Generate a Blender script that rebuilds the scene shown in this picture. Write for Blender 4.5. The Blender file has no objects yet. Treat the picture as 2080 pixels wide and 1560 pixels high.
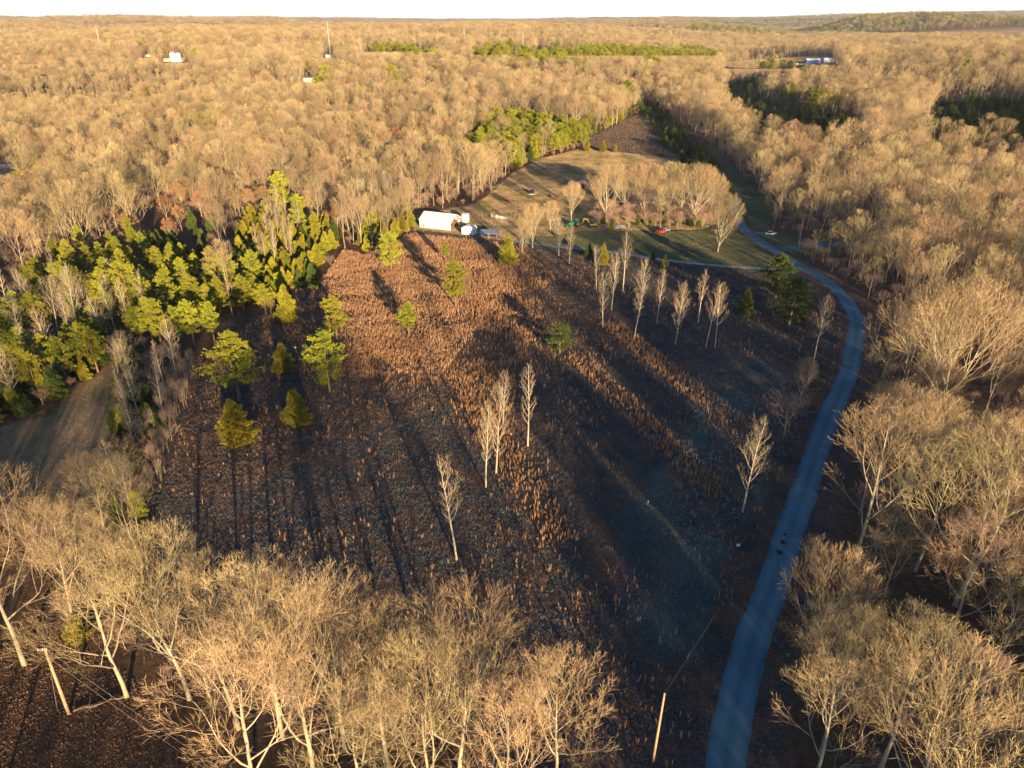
import bpy, math, random
import numpy as np
from mathutils import Vector, Matrix

scene = bpy.context.scene
R = math.radians
# ------------------------------------------------------------------ camera
CAMH, PITCH, F = 80.0, R(27.2), 1445.0
cam_d = bpy.data.cameras.new("camera"); cam = bpy.data.objects.new("camera", cam_d)
scene.collection.objects.link(cam); scene.camera = cam
cam.location = (0, 0, CAMH); cam.rotation_euler = (R(90) - PITCH, 0, 0)
cam_d.sensor_width = 36.0; cam_d.lens = 36.0 * F / 2080.0
cam_d.clip_start = 1.0; cam_d.clip_end = 40000.0
# ------------------------------------------------------------------ light
SUN_EL, SUN_AZ = R(9.2), R(19.3)          # light travels towards (-sin az, cos az)
world = bpy.data.worlds.new("World"); scene.world = world; world.use_nodes = True
wn = world.node_tree.nodes; wl = world.node_tree.links
bg = wn["Background"]
sky = wn.new("ShaderNodeTexSky"); sky.sky_type = 'NISHITA'; sky.sun_disc = False
sky.sun_elevation = SUN_EL
sd = Vector((math.sin(SUN_AZ) * math.cos(SUN_EL), -math.cos(SUN_AZ) * math.cos(SUN_EL), math.sin(SUN_EL)))
sky.sun_rotation = math.atan2(sd.x, sd.y)
sky.air_density = 1.0; sky.dust_density = 0.6; sky.ozone_density = 3.0
tcw = wn.new("ShaderNodeTexCoord"); sxw = wn.new("ShaderNodeSeparateXYZ"); wl.new(tcw.outputs["Generated"], sxw.inputs[0])
mrw = wn.new("ShaderNodeMapRange"); mrw.interpolation_type = 'SMOOTHSTEP'; mrw.inputs[1].default_value = 0.12; mrw.inputs[2].default_value = 0.0   # pale haze low over the horizon
mrw.inputs[3].default_value = 0.0; mrw.inputs[4].default_value = 1.0; wl.new(sxw.outputs[2], mrw.inputs[0])
mxw = wn.new("ShaderNodeMix"); mxw.data_type = 'RGBA'; mxw.blend_type = 'ADD'; wl.new(mrw.outputs[0], mxw.inputs[0])
tnw = wn.new("ShaderNodeMix"); tnw.data_type = 'RGBA'; tnw.blend_type = 'MULTIPLY'; tnw.inputs[0].default_value = 1.0
wl.new(sky.outputs[0], tnw.inputs[6]); tnw.inputs[7].default_value = (0.72, 1.0, 1.22, 1)                                 # clear cold evening sky
wl.new(tnw.outputs[2], mxw.inputs[6]); mxw.inputs[7].default_value = (6.6, 6.6, 6.6, 1); wl.new(mxw.outputs[2], bg.inputs[0])
bg.inputs[1].default_value = 0.062
sun_d = bpy.data.lights.new("sun", 'SUN'); sun_d.energy = 5.0; sun_d.angle = R(0.6)
sun_d.color = (1.0, 0.74, 0.41)
sun = bpy.data.objects.new("sun", sun_d); scene.collection.objects.link(sun)
sun.rotation_euler = (-sd).to_track_quat('-Z', 'Y').to_euler(); sun.location = (60, -120, 200)
scene.view_settings.view_transform = 'Standard'; scene.view_settings.look = 'None'
scene.view_settings.exposure = 1.6; scene.view_settings.gamma = 1.0

# ------------------------------------------------------------------ ids
def tag(o, label=None, cat=None, group=None, kind=None):
    if label: o["label"] = label
    if cat: o["category"] = cat
    if group: o["group"] = group
    if kind: o["kind"] = kind
    return o
def link(o, parent=None):
    scene.collection.objects.link(o)
    if parent is not None: o.parent = parent
    return o
def empty(name, loc, rz=0.0, s=1.0):
    o = bpy.data.objects.new(name, None); link(o)
    o.location = loc; o.rotation_euler = (0, 0, rz)
    o.scale = (s, s, s) if not isinstance(s, tuple) else s
    o.empty_display_size = 0.5
    return o

# ------------------------------------------------------------------ terrain height
_rng = np.random.RandomState(7)
_tab = _rng.rand(256, 256)
def vnoise(x, y, s, o=0):
    x = np.asarray(x, float) / s + 31.7 * o; y = np.asarray(y, float) / s + 17.3 * o
    xi = np.floor(x).astype(int); yi = np.floor(y).astype(int)
    fx = x - xi; fy = y - yi
    fx = fx * fx * (3 - 2 * fx); fy = fy * fy * (3 - 2 * fy)
    a = _tab[xi % 256, yi % 256]; b = _tab[(xi + 1) % 256, yi % 256]
    c = _tab[xi % 256, (yi + 1) % 256]; d = _tab[(xi + 1) % 256, (yi + 1) % 256]
    return (a * (1 - fx) + b * fx) * (1 - fy) + (c * (1 - fx) + d * fx) * fy
def ss(a, b, x):
    t = np.clip((x - a) / (b - a), 0, 1); return t * t * (3 - 2 * t)
def bump(t, lo, hi, w):
    return ss(lo - w, lo + w, t) * (1 - ss(hi - w, hi + w, t))
def hgt(x, y):
    x = np.asarray(x, float); y = np.asarray(y, float)
    d = np.sqrt(x * x + y * y); yy = np.maximum(y, 1.0); t = x / yy
    fw = ss(0, 50, y)
    h = 1.6 * (vnoise(x, y, 140, 1) - 0.5) * ss(120, 260, d)
    h = h + fw * ss(380, 1250, d) * 27 * (1 - ss(0.08, 0.34, t))           # ground climbs on the left
    h = h + fw * ss(420, 900, d) * 20 * (vnoise(x, y, 260, 2) - 0.5)
    h = h + fw * ss(900, 2200, d) * 32 * (vnoise(x, y, 620, 3) - 0.5)
    g = lambda d0, w: np.exp(-((d - d0) / w) ** 2)
    h = h + fw * 20 * 1.5 * bump(t, 0.30, 1.2, 0.09) * g(1020, 220)              # rounded hill, right
    h = h + fw * 13 * bump(t, 0.40, 1.2, 0.06) * g(560, 90)
    h = h + fw * 22 * bump(t, 0.33, 1.2, 0.07) * g(1900, 420)
    h = h + fw * 30 * bump(t, -1.5, -0.27, 0.06) * g(4300, 1000) * (0.9 + 0.25 * vnoise(x, y, 1500, 4))
    h = h + fw * 17 * bump(t, -0.24, 0.10, 0.07) * g(2500, 500)
    h = h + fw * 34 * bump(t, 0.14, 0.33, 0.05) * g(3700, 500)
    h = h + fw * 78 * bump(t, 0.40, 1.5, 0.05) * g(4400, 700) * (0.8 + 0.4 * vnoise(x, y, 800, 5))
    h = h + fw * ss(6000, 9500, d) * (18 + 95 * ss(-0.1, 0.7, t) + 70 * (vnoise(x, y, 2300, 6) - 0.4))
    return h
CP, SP = math.cos(PITCH), math.sin(PITCH)
def ray(px, py):
    dx = (px - 1040.0) / F; dy = (780.0 - py) / F
    return dx, CP + dy * SP, -SP + dy * CP
def at(px, py, lift=0.0):
    """photo pixel -> point on the terrain"""
    dx, dy, dz = ray(px, py); z = 0.0
    for i in range(30):
        k = (z - CAMH) / dz
        z += 0.6 * (float(hgt(dx * k, dy * k)) + lift - z)
    k = (z - CAMH) / dz
    return Vector((dx * k, dy * k, float(hgt(dx * k, dy * k))))
def tall(px, py, pyt):
    """base point and height of an upright thing seen from (px,py) up to row pyt"""
    b = at(px, py); _, dy, dz = ray(px, pyt)
    return b, CAMH + dz / dy * b.y - b.z
def gz(x, y): return float(hgt(x, y))

# ------------------------------------------------------------------ materials
MATS = {}
def mat(name, col, rough=0.85, metal=0.0, var=0.0, vscale=1.0, bump_=0.0, rnd=0.0, col2=None, spec=0.25, trans=0.0):
    if name in MATS: return MATS[name]
    m = bpy.data.materials.new(name); m.use_nodes = True; n = m.node_tree.nodes; l = m.node_tree.links
    b = n["Principled BSDF"]; b.inputs["Roughness"].default_value = rough; b.inputs["Metallic"].default_value = metal
    b.inputs["Specular IOR Level"].default_value = spec
    tc = n.new("ShaderNodeTexCoord"); nz = n.new("ShaderNodeTexNoise")
    nz.inputs["Scale"].default_value = vscale; nz.inputs["Detail"].default_value = 4
    l.new(tc.outputs["Object"], nz.inputs["Vector"])
    c2 = col2 or tuple(c * (1 - var) for c in col)
    rp = n.new("ShaderNodeValToRGB"); rp.color_ramp.elements[0].position = 0.35; rp.color_ramp.elements[1].position = 0.68
    rp.color_ramp.elements[0].color = (*c2, 1); rp.color_ramp.elements[1].color = (*col, 1)
    l.new(nz.outputs["Fac"], rp.inputs["Fac"]); out = rp.outputs["Color"]
    if rnd:
        oi = n.new("ShaderNodeObjectInfo"); hs = n.new("ShaderNodeHueSaturation")
        mr = n.new("ShaderNodeMapRange"); mr.inputs[3].default_value = 1 - rnd; mr.inputs[4].default_value = 1 + rnd
        l.new(oi.outputs["Random"], mr.inputs[0]); l.new(mr.outputs[0], hs.inputs["Value"])
        mu = n.new("ShaderNodeMath"); mu.operation = 'MULTIPLY'; mu.inputs[1].default_value = 7.13
        fr = n.new("ShaderNodeMath"); fr.operation = 'FRACT'; m2 = n.new("ShaderNodeMapRange")
        m2.inputs[3].default_value = 0.5 - rnd * 0.06; m2.inputs[4].default_value = 0.5 + rnd * 0.05
        l.new(oi.outputs["Random"], mu.inputs[0]); l.new(mu.outputs[0], fr.inputs[0]); l.new(fr.outputs[0], m2.inputs[0])
        l.new(m2.outputs[0], hs.inputs["Hue"]); l.new(out, hs.inputs["Color"]); out = hs.outputs["Color"]
    l.new(out, b.inputs["Base Color"])
    if bump_:
        bp = n.new("ShaderNodeBump"); bp.inputs["Strength"].default_value = bump_
        l.new(nz.outputs["Fac"], bp.inputs["Height"]); l.new(bp.outputs[0], b.inputs["Normal"])
    if trans:
        tr = n.new("ShaderNodeBsdfTranslucent"); mx = n.new("ShaderNodeMixShader"); mx.inputs[0].default_value = trans
        l.new(out, tr.inputs[0]); l.new(b.outputs[0], mx.inputs[1]); l.new(tr.outputs[0], mx.inputs[2])
        l.new(mx.outputs[0], n["Material Output"].inputs[0])
    MATS[name] = m; return m
M = dict(
    bark=mat("pale bark", (0.46, 0.385, 0.265), var=0.35, vscale=1.2, rnd=0.22),
    darkbark=mat("brown bark", (0.31, 0.24, 0.165), var=0.4, vscale=1.2, rnd=0.25),
    twig=mat("twig bark", (0.41, 0.30, 0.16), var=0.3, vscale=0.4, rnd=0.36),
    twig_red=mat("reddish twig bark", (0.42, 0.27, 0.19), var=0.25, vscale=0.4, rnd=0.2),
    whitebark=mat("silvery bark", (0.47, 0.39, 0.30), var=0.3, vscale=1.5, rnd=0.12),
    pinebark=mat("pine bark", (0.26, 0.16, 0.10), var=0.4, vscale=2.5, rnd=0.15),
    needle=mat("pine needles", (0.42, 0.40, 0.035), col2=(0.20, 0.23, 0.025), vscale=0.7, rnd=0.25, trans=0.25),
    cedar=mat("cedar sprays", (0.36, 0.31, 0.025), col2=(0.16, 0.16, 0.018), vscale=0.8, rnd=0.3, trans=0.2),
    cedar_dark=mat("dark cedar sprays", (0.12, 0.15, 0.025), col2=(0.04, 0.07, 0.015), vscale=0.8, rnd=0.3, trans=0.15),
    deadleaf=mat("clinging brown leaves", (0.42, 0.19, 0.075), col2=(0.24, 0.10, 0.04), vscale=0.8, rnd=0.25, trans=0.2),
    goldleaf=mat("clinging golden leaves", (0.50, 0.24, 0.03), col2=(0.28, 0.13, 0.02), vscale=0.8, rnd=0.2, trans=0.3),
    sedge=mat("broom sedge", (0.50, 0.29, 0.15), col2=(0.34, 0.18, 0.09), vscale=0.12, trans=0.2),
    weed=mat("dead weeds", (0.20, 0.135, 0.095), col2=(0.07, 0.055, 0.05), vscale=0.25),
    white=mat("white painted metal", (0.80, 0.80, 0.78), rough=0.5, var=0.08, vscale=0.4),
    wood=mat("weathered pole wood", (0.46, 0.33, 0.21), var=0.35, vscale=3.0),
    brownwood=mat("brown boards", (0.24, 0.12, 0.07), var=0.3, vscale=1.5),
    dark=mat("painted shade", (0.03, 0.03, 0.035), var=0.3),
    black=mat("black rubber", (0.025, 0.025, 0.027), rough=0.7, var=0.2),
    steel=mat("galvanised steel", (0.45, 0.47, 0.50), rough=0.4, metal=0.6, var=0.25, vscale=2),
    red=mat("faded red paint", (0.42, 0.035, 0.025), rough=0.5, var=0.25, vscale=1.5),
    pink=mat("pinkish red boards", (0.55, 0.16, 0.15), rough=0.7, var=0.2, vscale=1.5),
    green=mat("tractor green paint", (0.02, 0.22, 0.07), rough=0.45, var=0.2),
    yellow=mat("machine yellow paint", (0.62, 0.40, 0.02), rough=0.45, var=0.2),
    blue=mat("blue paint", (0.04, 0.12, 0.42), rough=0.5, var=0.2),
    navy=mat("dark blue plastic", (0.03, 0.035, 0.10), rough=0.5, var=0.3),
    glass=mat("dark glass", (0.03, 0.045, 0.06), rough=0.1, spec=0.6),
    roofbrown=mat("brown shingles", (0.27, 0.17, 0.11), var=0.35, vscale=2),
    brick=mat("brown brick", (0.20, 0.11, 0.08), var=0.3, vscale=4),
    cream=mat("cream siding", (0.66, 0.56, 0.42), var=0.12, vscale=1),
    horse=mat("chestnut coat", (0.16, 0.045, 0.02), var=0.35, vscale=1.5),
    rust=mat("rusty iron", (0.25, 0.09, 0.05), var=0.4, vscale=2),
    wire=mat("cable", (0.35, 0.32, 0.28), rough=0.5),
    gravel=None, asphalt=None)

def ground_mat():
    m = bpy.data.materials.new("ground cover"); m.use_nodes = True; n = m.node_tree.nodes; l = m.node_tree.links
    b = n["Principled BSDF"]; b.inputs["Roughness"].default_value = 0.95; b.inputs["Specular IOR Level"].default_value = 0.1
    tc = n.new("ShaderNodeTexCoord")
    def noise(s, det=5, rough=0.6, stretch=None):
        z = n.new("ShaderNodeTexNoise"); z.inputs["Scale"].default_value = s; z.inputs["Detail"].default_value = det
        z.inputs["Roughness"].default_value = rough
        if stretch:
            mp = n.new("ShaderNodeMapping"); mp.inputs["Scale"].default_value = stretch; mp.inputs["Rotation"].default_value = (0, 0, 0.25)
            l.new(tc.outputs["Object"], mp.inputs[0]); l.new(mp.outputs[0], z.inputs[0])
        else: l.new(tc.outputs["Object"], z.inputs[0])
        return z.outputs["Fac"]
    def ramp(f, *st):
        r = n.new("ShaderNodeValToRGB"); e = r.color_ramp.elements
        while len(e) < len(st): e.new(0.5)
        for i, (p, c) in enumerate(st): e[i].position = p; e[i].color = (*c, 1)
        l.new(f, r.inputs[0]); return r.outputs[0]
    def mix(f, a, c, t='MIX'):
        x = n.new("ShaderNodeMix"); x.data_type = 'RGBA'; x.blend_type = t
        if isinstance(f, float): x.inputs[0].default_value = f
        else: l.new(f, x.inputs[0])
        l.new(a, x.inputs[6]); l.new(c, x.inputs[7]); return x.outputs[2]
    fine = noise(2.2, 6, 0.75); mid = noise(0.16, 5, 0.65); big = noise(0.022, 4, 0.6)
    litter = ramp(noise(0.9, 6, 0.7), (0.3, (0.055, 0.035, 0.024)), (0.55, (0.13, 0.072, 0.042)), (0.75, (0.22, 0.13, 0.075)))
    fieldA = ramp(fine, (0.28, (0.018, 0.02, 0.023)), (0.5, (0.065, 0.066, 0.068)), (0.72, (0.15, 0.14, 0.135)))
    fieldB = ramp(fine, (0.28, (0.05, 0.025, 0.018)), (0.5, (0.18, 0.09, 0.06)), (0.72, (0.33, 0.18, 0.115)))
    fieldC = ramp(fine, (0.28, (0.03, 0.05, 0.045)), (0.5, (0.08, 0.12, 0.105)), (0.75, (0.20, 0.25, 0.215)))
    f1 = mix(ramp(mid, (0.42, (0, 0, 0)), (0.62, (1, 1, 1))), fieldA, fieldB)
    lawn = ramp(mid, (0.3, (0.035, 0.075, 0.03)), (0.5, (0.07, 0.11, 0.04)), (0.7, (0.17, 0.135, 0.07)))
    lawn = mix(0.35, lawn, ramp(fine, (0.3, (0.02, 0.03, 0.02)), (0.7, (0.2, 0.19, 0.12))))
    past = ramp(noise(0.10, 5, 0.6, (1, 0.45, 1)), (0.34, (0.13, 0.15, 0.045)), (0.47, (0.32, 0.22, 0.12)), (0.66, (0.52, 0.33, 0.20)))
    past = mix(0.25, past, ramp(fine, (0.3, (0.1, 0.07, 0.04)), (0.7, (0.45, 0.3, 0.19))))
    at_ = n.new("ShaderNodeAttribute"); at_.attribute_name = "zone"
    at2 = n.new("ShaderNodeAttribute"); at2.attribute_name = "zone2"
    sp = n.new("ShaderNodeSeparateColor"); l.new(at_.outputs["Color"], sp.inputs[0])
    sp2 = n.new("ShaderNodeSeparateColor"); l.new(at2.outputs["Color"], sp2.inputs[0])
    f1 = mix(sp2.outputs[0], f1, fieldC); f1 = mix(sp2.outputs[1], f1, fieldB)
    c = mix(sp.outputs[0], litter, f1); c = mix(sp.outputs[1], c, lawn); c = mix(sp.outputs[2], c, past)
    l.new(c, b.inputs["Base Color"])
    bp = n.new("ShaderNodeBump"); bp.inputs["Strength"].default_value = 1.0; bp.inputs["Distance"].default_value = 0.5
    l.new(fine, bp.inputs["Height"]); l.new(bp.outputs[0], b.inputs["Normal"])
    return m
def road_mat(name, c1, c2, s):
    m = bpy.data.materials.new(name); m.use_nodes = True; n = m.node_tree.nodes; l = m.node_tree.links
    b = n["Principled BSDF"]; b.inputs["Roughness"].default_value = 0.8; b.inputs["Specular IOR Level"].default_value = 0.3
    tc = n.new("ShaderNodeTexCoord"); a = n.new("ShaderNodeTexNoise"); a.inputs["Scale"].default_value = s; a.inputs["Detail"].default_value = 6
    g = n.new("ShaderNodeTexNoise"); g.inputs["Scale"].default_value = 9; g.inputs["Detail"].default_value = 3
    l.new(tc.outputs["Object"], a.inputs[0]); l.new(tc.outputs["Object"], g.inputs[0])
    uv = n.new("ShaderNodeUVMap"); sx = n.new("ShaderNodeSeparateXYZ"); l.new(uv.outputs[0], sx.inputs[0])
    # worn wheel tracks: two paler bands along the strip
    w = n.new("ShaderNodeMath"); w.operation = 'MULTIPLY'; w.inputs[1].default_value = 12.566
    cs = n.new("ShaderNodeMath"); cs.operation = 'COSINE'; l.new(sx.outputs[0], w.inputs[0]); l.new(w.outputs[0], cs.inputs[0])
    mr = n.new("ShaderNodeMapRange"); mr.inputs[1].default_value = -1; mr.inputs[2].default_value = 1; mr.inputs[3].default_value = 0.16; mr.inputs[4].default_value = -0.06
    l.new(cs.outputs[0], mr.inputs[0])
    ad = n.new("ShaderNodeMath"); ad.operation = 'ADD'; l.new(a.outputs[0], ad.inputs[0]); l.new(mr.outputs[0], ad.inputs[1])
    a2 = n.new("ShaderNodeMath"); a2.operation = 'MULTIPLY_ADD'; a2.inputs[1].default_value = 0.35; a2.inputs[2].default_value = -0.17
    l.new(g.outputs[0], a2.inputs[0]); a3 = n.new("ShaderNodeMath"); a3.operation = 'ADD'; l.new(ad.outputs[0], a3.inputs[0]); l.new(a2.outputs[0], a3.inputs[1])
    r = n.new("ShaderNodeValToRGB"); r.color_ramp.elements[0].position = 0.35; r.color_ramp.elements[1].position = 0.75
    r.color_ramp.elements[0].color = (*c1, 1); r.color_ramp.elements[1].color = (*c2, 1)
    l.new(a3.outputs[0], r.inputs[0])
    vo = n.new("ShaderNodeTexVoronoi"); vo.feature = 'DISTANCE_TO_EDGE'; vo.inputs["Scale"].default_value = 0.38; wv = n.new("ShaderNodeMix"); wv.data_type = 'RGBA'; wv.inputs[0].default_value = 0.5
    l.new(tc.outputs["Object"], wv.inputs[6]); l.new(a.outputs["Color"], wv.inputs[7]); l.new(wv.outputs[2], vo.inputs["Vector"])
    ck = n.new("ShaderNodeMapRange"); ck.inputs[1].default_value = 0.0; ck.inputs[2].default_value = 0.02; ck.inputs[3].default_value = 0.86; ck.inputs[4].default_value = 1.0; l.new(vo.outputs[0], ck.inputs[0])
    mu = n.new("ShaderNodeMix"); mu.data_type = 'RGBA'; mu.blend_type = 'MULTIPLY'; mu.inputs[0].default_value = 1.0; l.new(r.outputs[0], mu.inputs[6]); l.new(ck.outputs[0], mu.inputs[7])
    l.new(mu.outputs[2], b.inputs["Base Color"]); return m
M['ground'] = ground_mat()
M['asphalt'] = road_mat("worn asphalt", (0.038, 0.105, 0.135), (0.08, 0.165, 0.205), 0.12)
M['gravel'] = road_mat("pale gravel", (0.14, 0.15, 0.15), (0.30, 0.31, 0.31), 0.4)
M['patch'] = mat("tar patch", (0.02, 0.02, 0.022), var=0.4)

# ------------------------------------------------------------------ mesh builder
class MB:
    def __init__(s): s.v = []; s.f = []; s.m = []
    def add(s, vs, fs, mi=0):
        o = len(s.v); s.v.extend(vs); s.f.extend([tuple(i + o for i in f) for f in fs]); s.m.extend([mi] * len(fs)); return s
    def box(s, x0, x1, y0, y1, z0, z1, mi=0, mt=None):
        vs = [(x, y, z) for z in (z0, z1) for x, y in ((x0, y0), (x1, y0), (x1, y1), (x0, y1))]
        if mt is not None: vs = [tuple(mt @ Vector(v)) for v in vs]
        return s.add(vs, [(3, 2, 1, 0), (4, 5, 6, 7), (0, 1, 5, 4), (1, 2, 6, 5), (2, 3, 7, 6), (3, 0, 4, 7)], mi)
    def tube(s, pts, rad, n=6, mi=0, cap=False):
        vs = []; k = len(pts); ref = Vector((0.31, 0.17, 0.93))
        for i in range(k):
            d = (pts[min(i + 1, k - 1)] - pts[max(i - 1, 0)])
            if d.length < 1e-9: d = Vector((0, 0, 1))
            d.normalize()
            a = d.cross(ref)
            if a.length < 0.1: a = d.cross(Vector((1, 0, 0)))
            a.normalize(); b = d.cross(a); r = rad[i]; p = pts[i]
            for j in range(n):
                th = 6.28319 * j / n; q = p + a * (r * math.cos(th)) + b * (r * math.sin(th)); vs.append((q.x, q.y, q.z))
        fs = []
        for i in range(k - 1):
            for j in range(n):
                j2 = (j + 1) % n; fs.append((i * n + j, i * n + j2, (i + 1) * n + j2, (i + 1) * n + j))
        if cap: fs.append(tuple(range(n - 1, -1, -1))); fs.append(tuple(range((k - 1) * n, k * n)))
        return s.add(vs, fs, mi)
    def wheel(s, c, r, w, mi=0, axis='y', n=14):
        d = Vector((0, w / 2, 0)) if axis == 'y' else Vector((w / 2, 0, 0)); c = Vector(c)
        return s.tube([c - d, c - d, c + d, c + d], [r * 0.86, r, r, r * 0.86], n, mi, True)
    def lathe(s, c, prof, n=16, mi=0):
        vs = [(c[0] + r * math.cos(6.28319 * j / n), c[1] + r * math.sin(6.28319 * j / n), c[2] + z) for r, z in prof for j in range(n)]
        fs = [(i * n + j, i * n + (j + 1) % n, (i + 1) * n + (j + 1) % n, (i + 1) * n + j) for i in range(len(prof) - 1) for j in range(n)]
        return s.add(vs, fs, mi)
    def prism(s, poly, y0, y1, mi=0):
        k = len(poly); vs = [(x, y0, z) for x, z in poly] + [(x, y1, z) for x, z in poly]
        fs = [tuple(range(k)), tuple(range(2 * k - 1, k - 1, -1))] + [(i, i + k, (i + 1) % k + k, (i + 1) % k) for i in range(k)]
        return s.add(vs, fs, mi)
    def mesh(s, name, mats, smooth=False):
        me = bpy.data.meshes.new(name); v = np.array(s.v, dtype=np.float32)
        lens = np.fromiter((len(f) for f in s.f), dtype=np.int32, count=len(s.f))
        flat = np.fromiter((i for f in s.f for i in f), dtype=np.int32, count=int(lens.sum()))
        st = np.zeros(len(lens), dtype=np.int32); st[1:] = np.cumsum(lens)[:-1]
        me.vertices.add(len(v)); me.vertices.foreach_set("co", v.ravel())
        me.loops.add(len(flat)); me.loops.foreach_set("vertex_index", flat)
        me.polygons.add(len(lens)); me.polygons.foreach_set("loop_start", st)
        for mm in mats: me.materials.append(mm)
        me.polygons.foreach_set("material_index", np.array(s.m, dtype=np.int32))
        me.polygons.foreach_set("use_smooth", np.full(len(lens), smooth))
        me.update(); me.validate(); return me
    def build(s, name, mats, parent=None, smooth=False):
        if not isinstance(mats, (list, tuple)): mats = [mats]
        return link(bpy.data.objects.new(name, s.mesh(name, mats, smooth)), parent)
def np_mesh(name, V, Fq, mats, mi=None):
    me = bpy.data.meshes.new(name); k = Fq.shape[1]
    me.vertices.add(len(V)); me.vertices.foreach_set("co", V.astype(np.float32).ravel())
    me.loops.add(Fq.size); me.loops.foreach_set("vertex_index", Fq.astype(np.int32).ravel())
    me.polygons.add(len(Fq)); me.polygons.foreach_set("loop_start", np.arange(0, Fq.size, k, dtype=np.int32))
    for mm in mats: me.materials.append(mm)
    if mi is not None: me.polygons.foreach_set("material_index", mi.astype(np.int32))
    me.update(); me.validate(); return me

# ------------------------------------------------------------------ open ground (photo pixels, on the ground)
def poly(pts, lift=0.0): return np.array([[at(*p[:2], p[2] if len(p) > 2 else lift).x, at(*p[:2], p[2] if len(p) > 2 else lift).y] for p in pts])
def inside(P, x, y):
    x = np.asarray(x, float); y = np.asarray(y, float); r = np.zeros(x.shape, bool); n = len(P); j = n - 1
    for i in range(n):
        xi, yi = P[i]; xj, yj = P[j]
        c = ((yi > y) != (yj > y)) & (x < (xj - xi) * (y - yi) / (yj - yi + 1e-12) + xi)
        r ^= c; j = i
    return r
OPEN = dict(
    field=poly([(300, 1330), (640, 1460), (1000, 1530), (1230, 1700), (1440, 1700), (1460, 1560), (1500, 1350), (1545, 1220), (1590, 1060), (1640, 930), (1685, 800),
                (1712, 730), (1715, 660), (1690, 615), (1650, 575), (1600, 555), (1540, 549), (1440, 541), (1350, 531), (1250, 518), (1130, 503), (1040, 492), (960, 480),
                (850, 466), (838, 470), (790, 500), (740, 520), (700, 505), (690, 520), (660, 560), (600, 590), (560, 640), (480, 640), (430, 715), (385, 740), (375, 830), (350, 930), (290, 1060)]),
    lawn=poly([(1040, 492), (1130, 503), (1250, 518), (1350, 531), (1440, 541), (1540, 549), (1600, 548), (1560, 515), (1505, 478), (1470, 466), (1380, 470), (1250, 468), (1170, 470), (1120, 480), (1060, 478)]),
    pasture=poly([(838, 470), (850, 466), (960, 480), (1040, 492), (1060, 478), (1120, 480), (1170, 470), (1430, 466), (1500, 430), (1500, 385), (1440, 345), (1430, 325), (1330, 318), (1190, 300), (1140, 312), (1100, 322), (1040, 352), (1000, 390), (960, 420), (905, 426), (850, 430)]),
    farfield=poly([(1190, 300), (1330, 318), (1450, 322), (1440, 290), (1400, 262), (1350, 244), (1300, 233), (1270, 243), (1230, 266), (1190, 285)]),
    meadow=poly([(-120, 900), (0, 862), (80, 838), (140, 800), (238, 735), (243, 800), (236, 880), (222, 960), (200, 1040), (150, 1100), (0, 1040), (-120, 1000)]),
    polelot=poly([(-300, 1340), (-100, 1300), (100, 1300), (215, 1330), (330, 1440), (420, 1580), (500, 1800), (-300, 1900)]),
    farclear=poly([(1465, 134), (1560, 139), (1640, 135), (1700, 129), (1690, 117), (1600, 117), (1520, 121), (1470, 126)]),
    seam=poly([(1470, 190, 0), (1490, 225, 16), (1560, 255, 18), (1650, 272, 18), (1750, 268, 18), (1750, 244, 0), (1640, 236, 0), (1570, 215, 0), (1520, 192, 0), (1600, 168, 0), (1560, 160, 0), (1490, 172, 0)]),
    seam2=poly([(1850, 232, 16), (1930, 246, 18), (2000, 240, 18), (2120, 262, 18), (2120, 212, 0), (1990, 202, 0), (1900, 214, 0)]),
    seam3=poly([(1390, 300, 10), (1440, 330, 14), (1500, 380, 14), (1520, 370, 14), (1475, 320, 14), (1440, 280, 10), (1330, 215, 0), (1290, 205, 0), (1300, 232, 0)]),
    ridgefield=np.array([[.45 * 2900, 2900], [.74 * 2900, 2900], [.74 * 3350, 3350], [.45 * 3350, 3350]]),
    gap1=poly([(290, 490), (420, 500), (440, 450), (330, 430), (285, 440)]),
    gap2=poly([(-40, 640), (130, 640), (115, 600), (-40, 600)]),
    lane=poly([(1440, 480), (1490, 440), (1480, 410), (1420, 395), (1440, 330), (1420, 300), (1440, 290), (1480, 330), (1530, 385), (1570, 420), (1560, 470), (1640, 485), (1760, 485), (1760, 510), (1650, 512), (1600, 520)]),
    pads=poly([(328, 129), (388, 129), (388, 125), (328, 125)]), pads2=poly([(1610, 133), (1695, 132), (1695, 128), (1610, 128)]))
ROADC = [(1474, 1700), (1474, 1560), (1491, 1450), (1516, 1344), (1542, 1260), (1576, 1175), (1601, 1090), (1631, 1006), (1660, 913), (1686, 842), (1701, 811), (1714, 780), (1726, 749), (1732, 718),
         (1738, 688), (1740, 657), (1732, 632), (1711, 601), (1674, 568), (1612, 534), (1563, 503), (1514, 469), (1500, 445), (1490, 420), (1474, 395)]
ROAD = [at(*p) for p in ROADC]
def smooth_path(P, n=8):
    out = []
    Q = [P[0] * 2 - P[1]] + P + [P[-1] * 2 - P[-2]]
    for i in range(1, len(Q) - 2):
        for k in range(n):
            t = k / n; a, b, c, d = Q[i - 1], Q[i], Q[i + 1], Q[i + 2]
            out.append(0.5 * ((2 * b) + (c - a) * t + (2 * a - 5 * b + 4 * c - d) * t * t + (3 * b - a - 3 * c + d) * t ** 3))
    out.append(P[-1]); return out
RP = smooth_path(ROAD, 8); RPA = np.array([(p.x, p.y) for p in RP])
def road_dist(x, y):
    x = np.atleast_1d(x).astype(float); y = np.atleast_1d(y).astype(float); r = np.full(x.shape, 1e9)
    for px, py in RPA[::2]: r = np.minimum(r, np.hypot(x - px, y - py))
    return r
def is_open(x, y):
    r = np.zeros(np.shape(x), bool)
    for P in OPEN.values(): r |= inside(P, x, y)
    return r | (road_dist(x, y) < 6.5)

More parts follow.
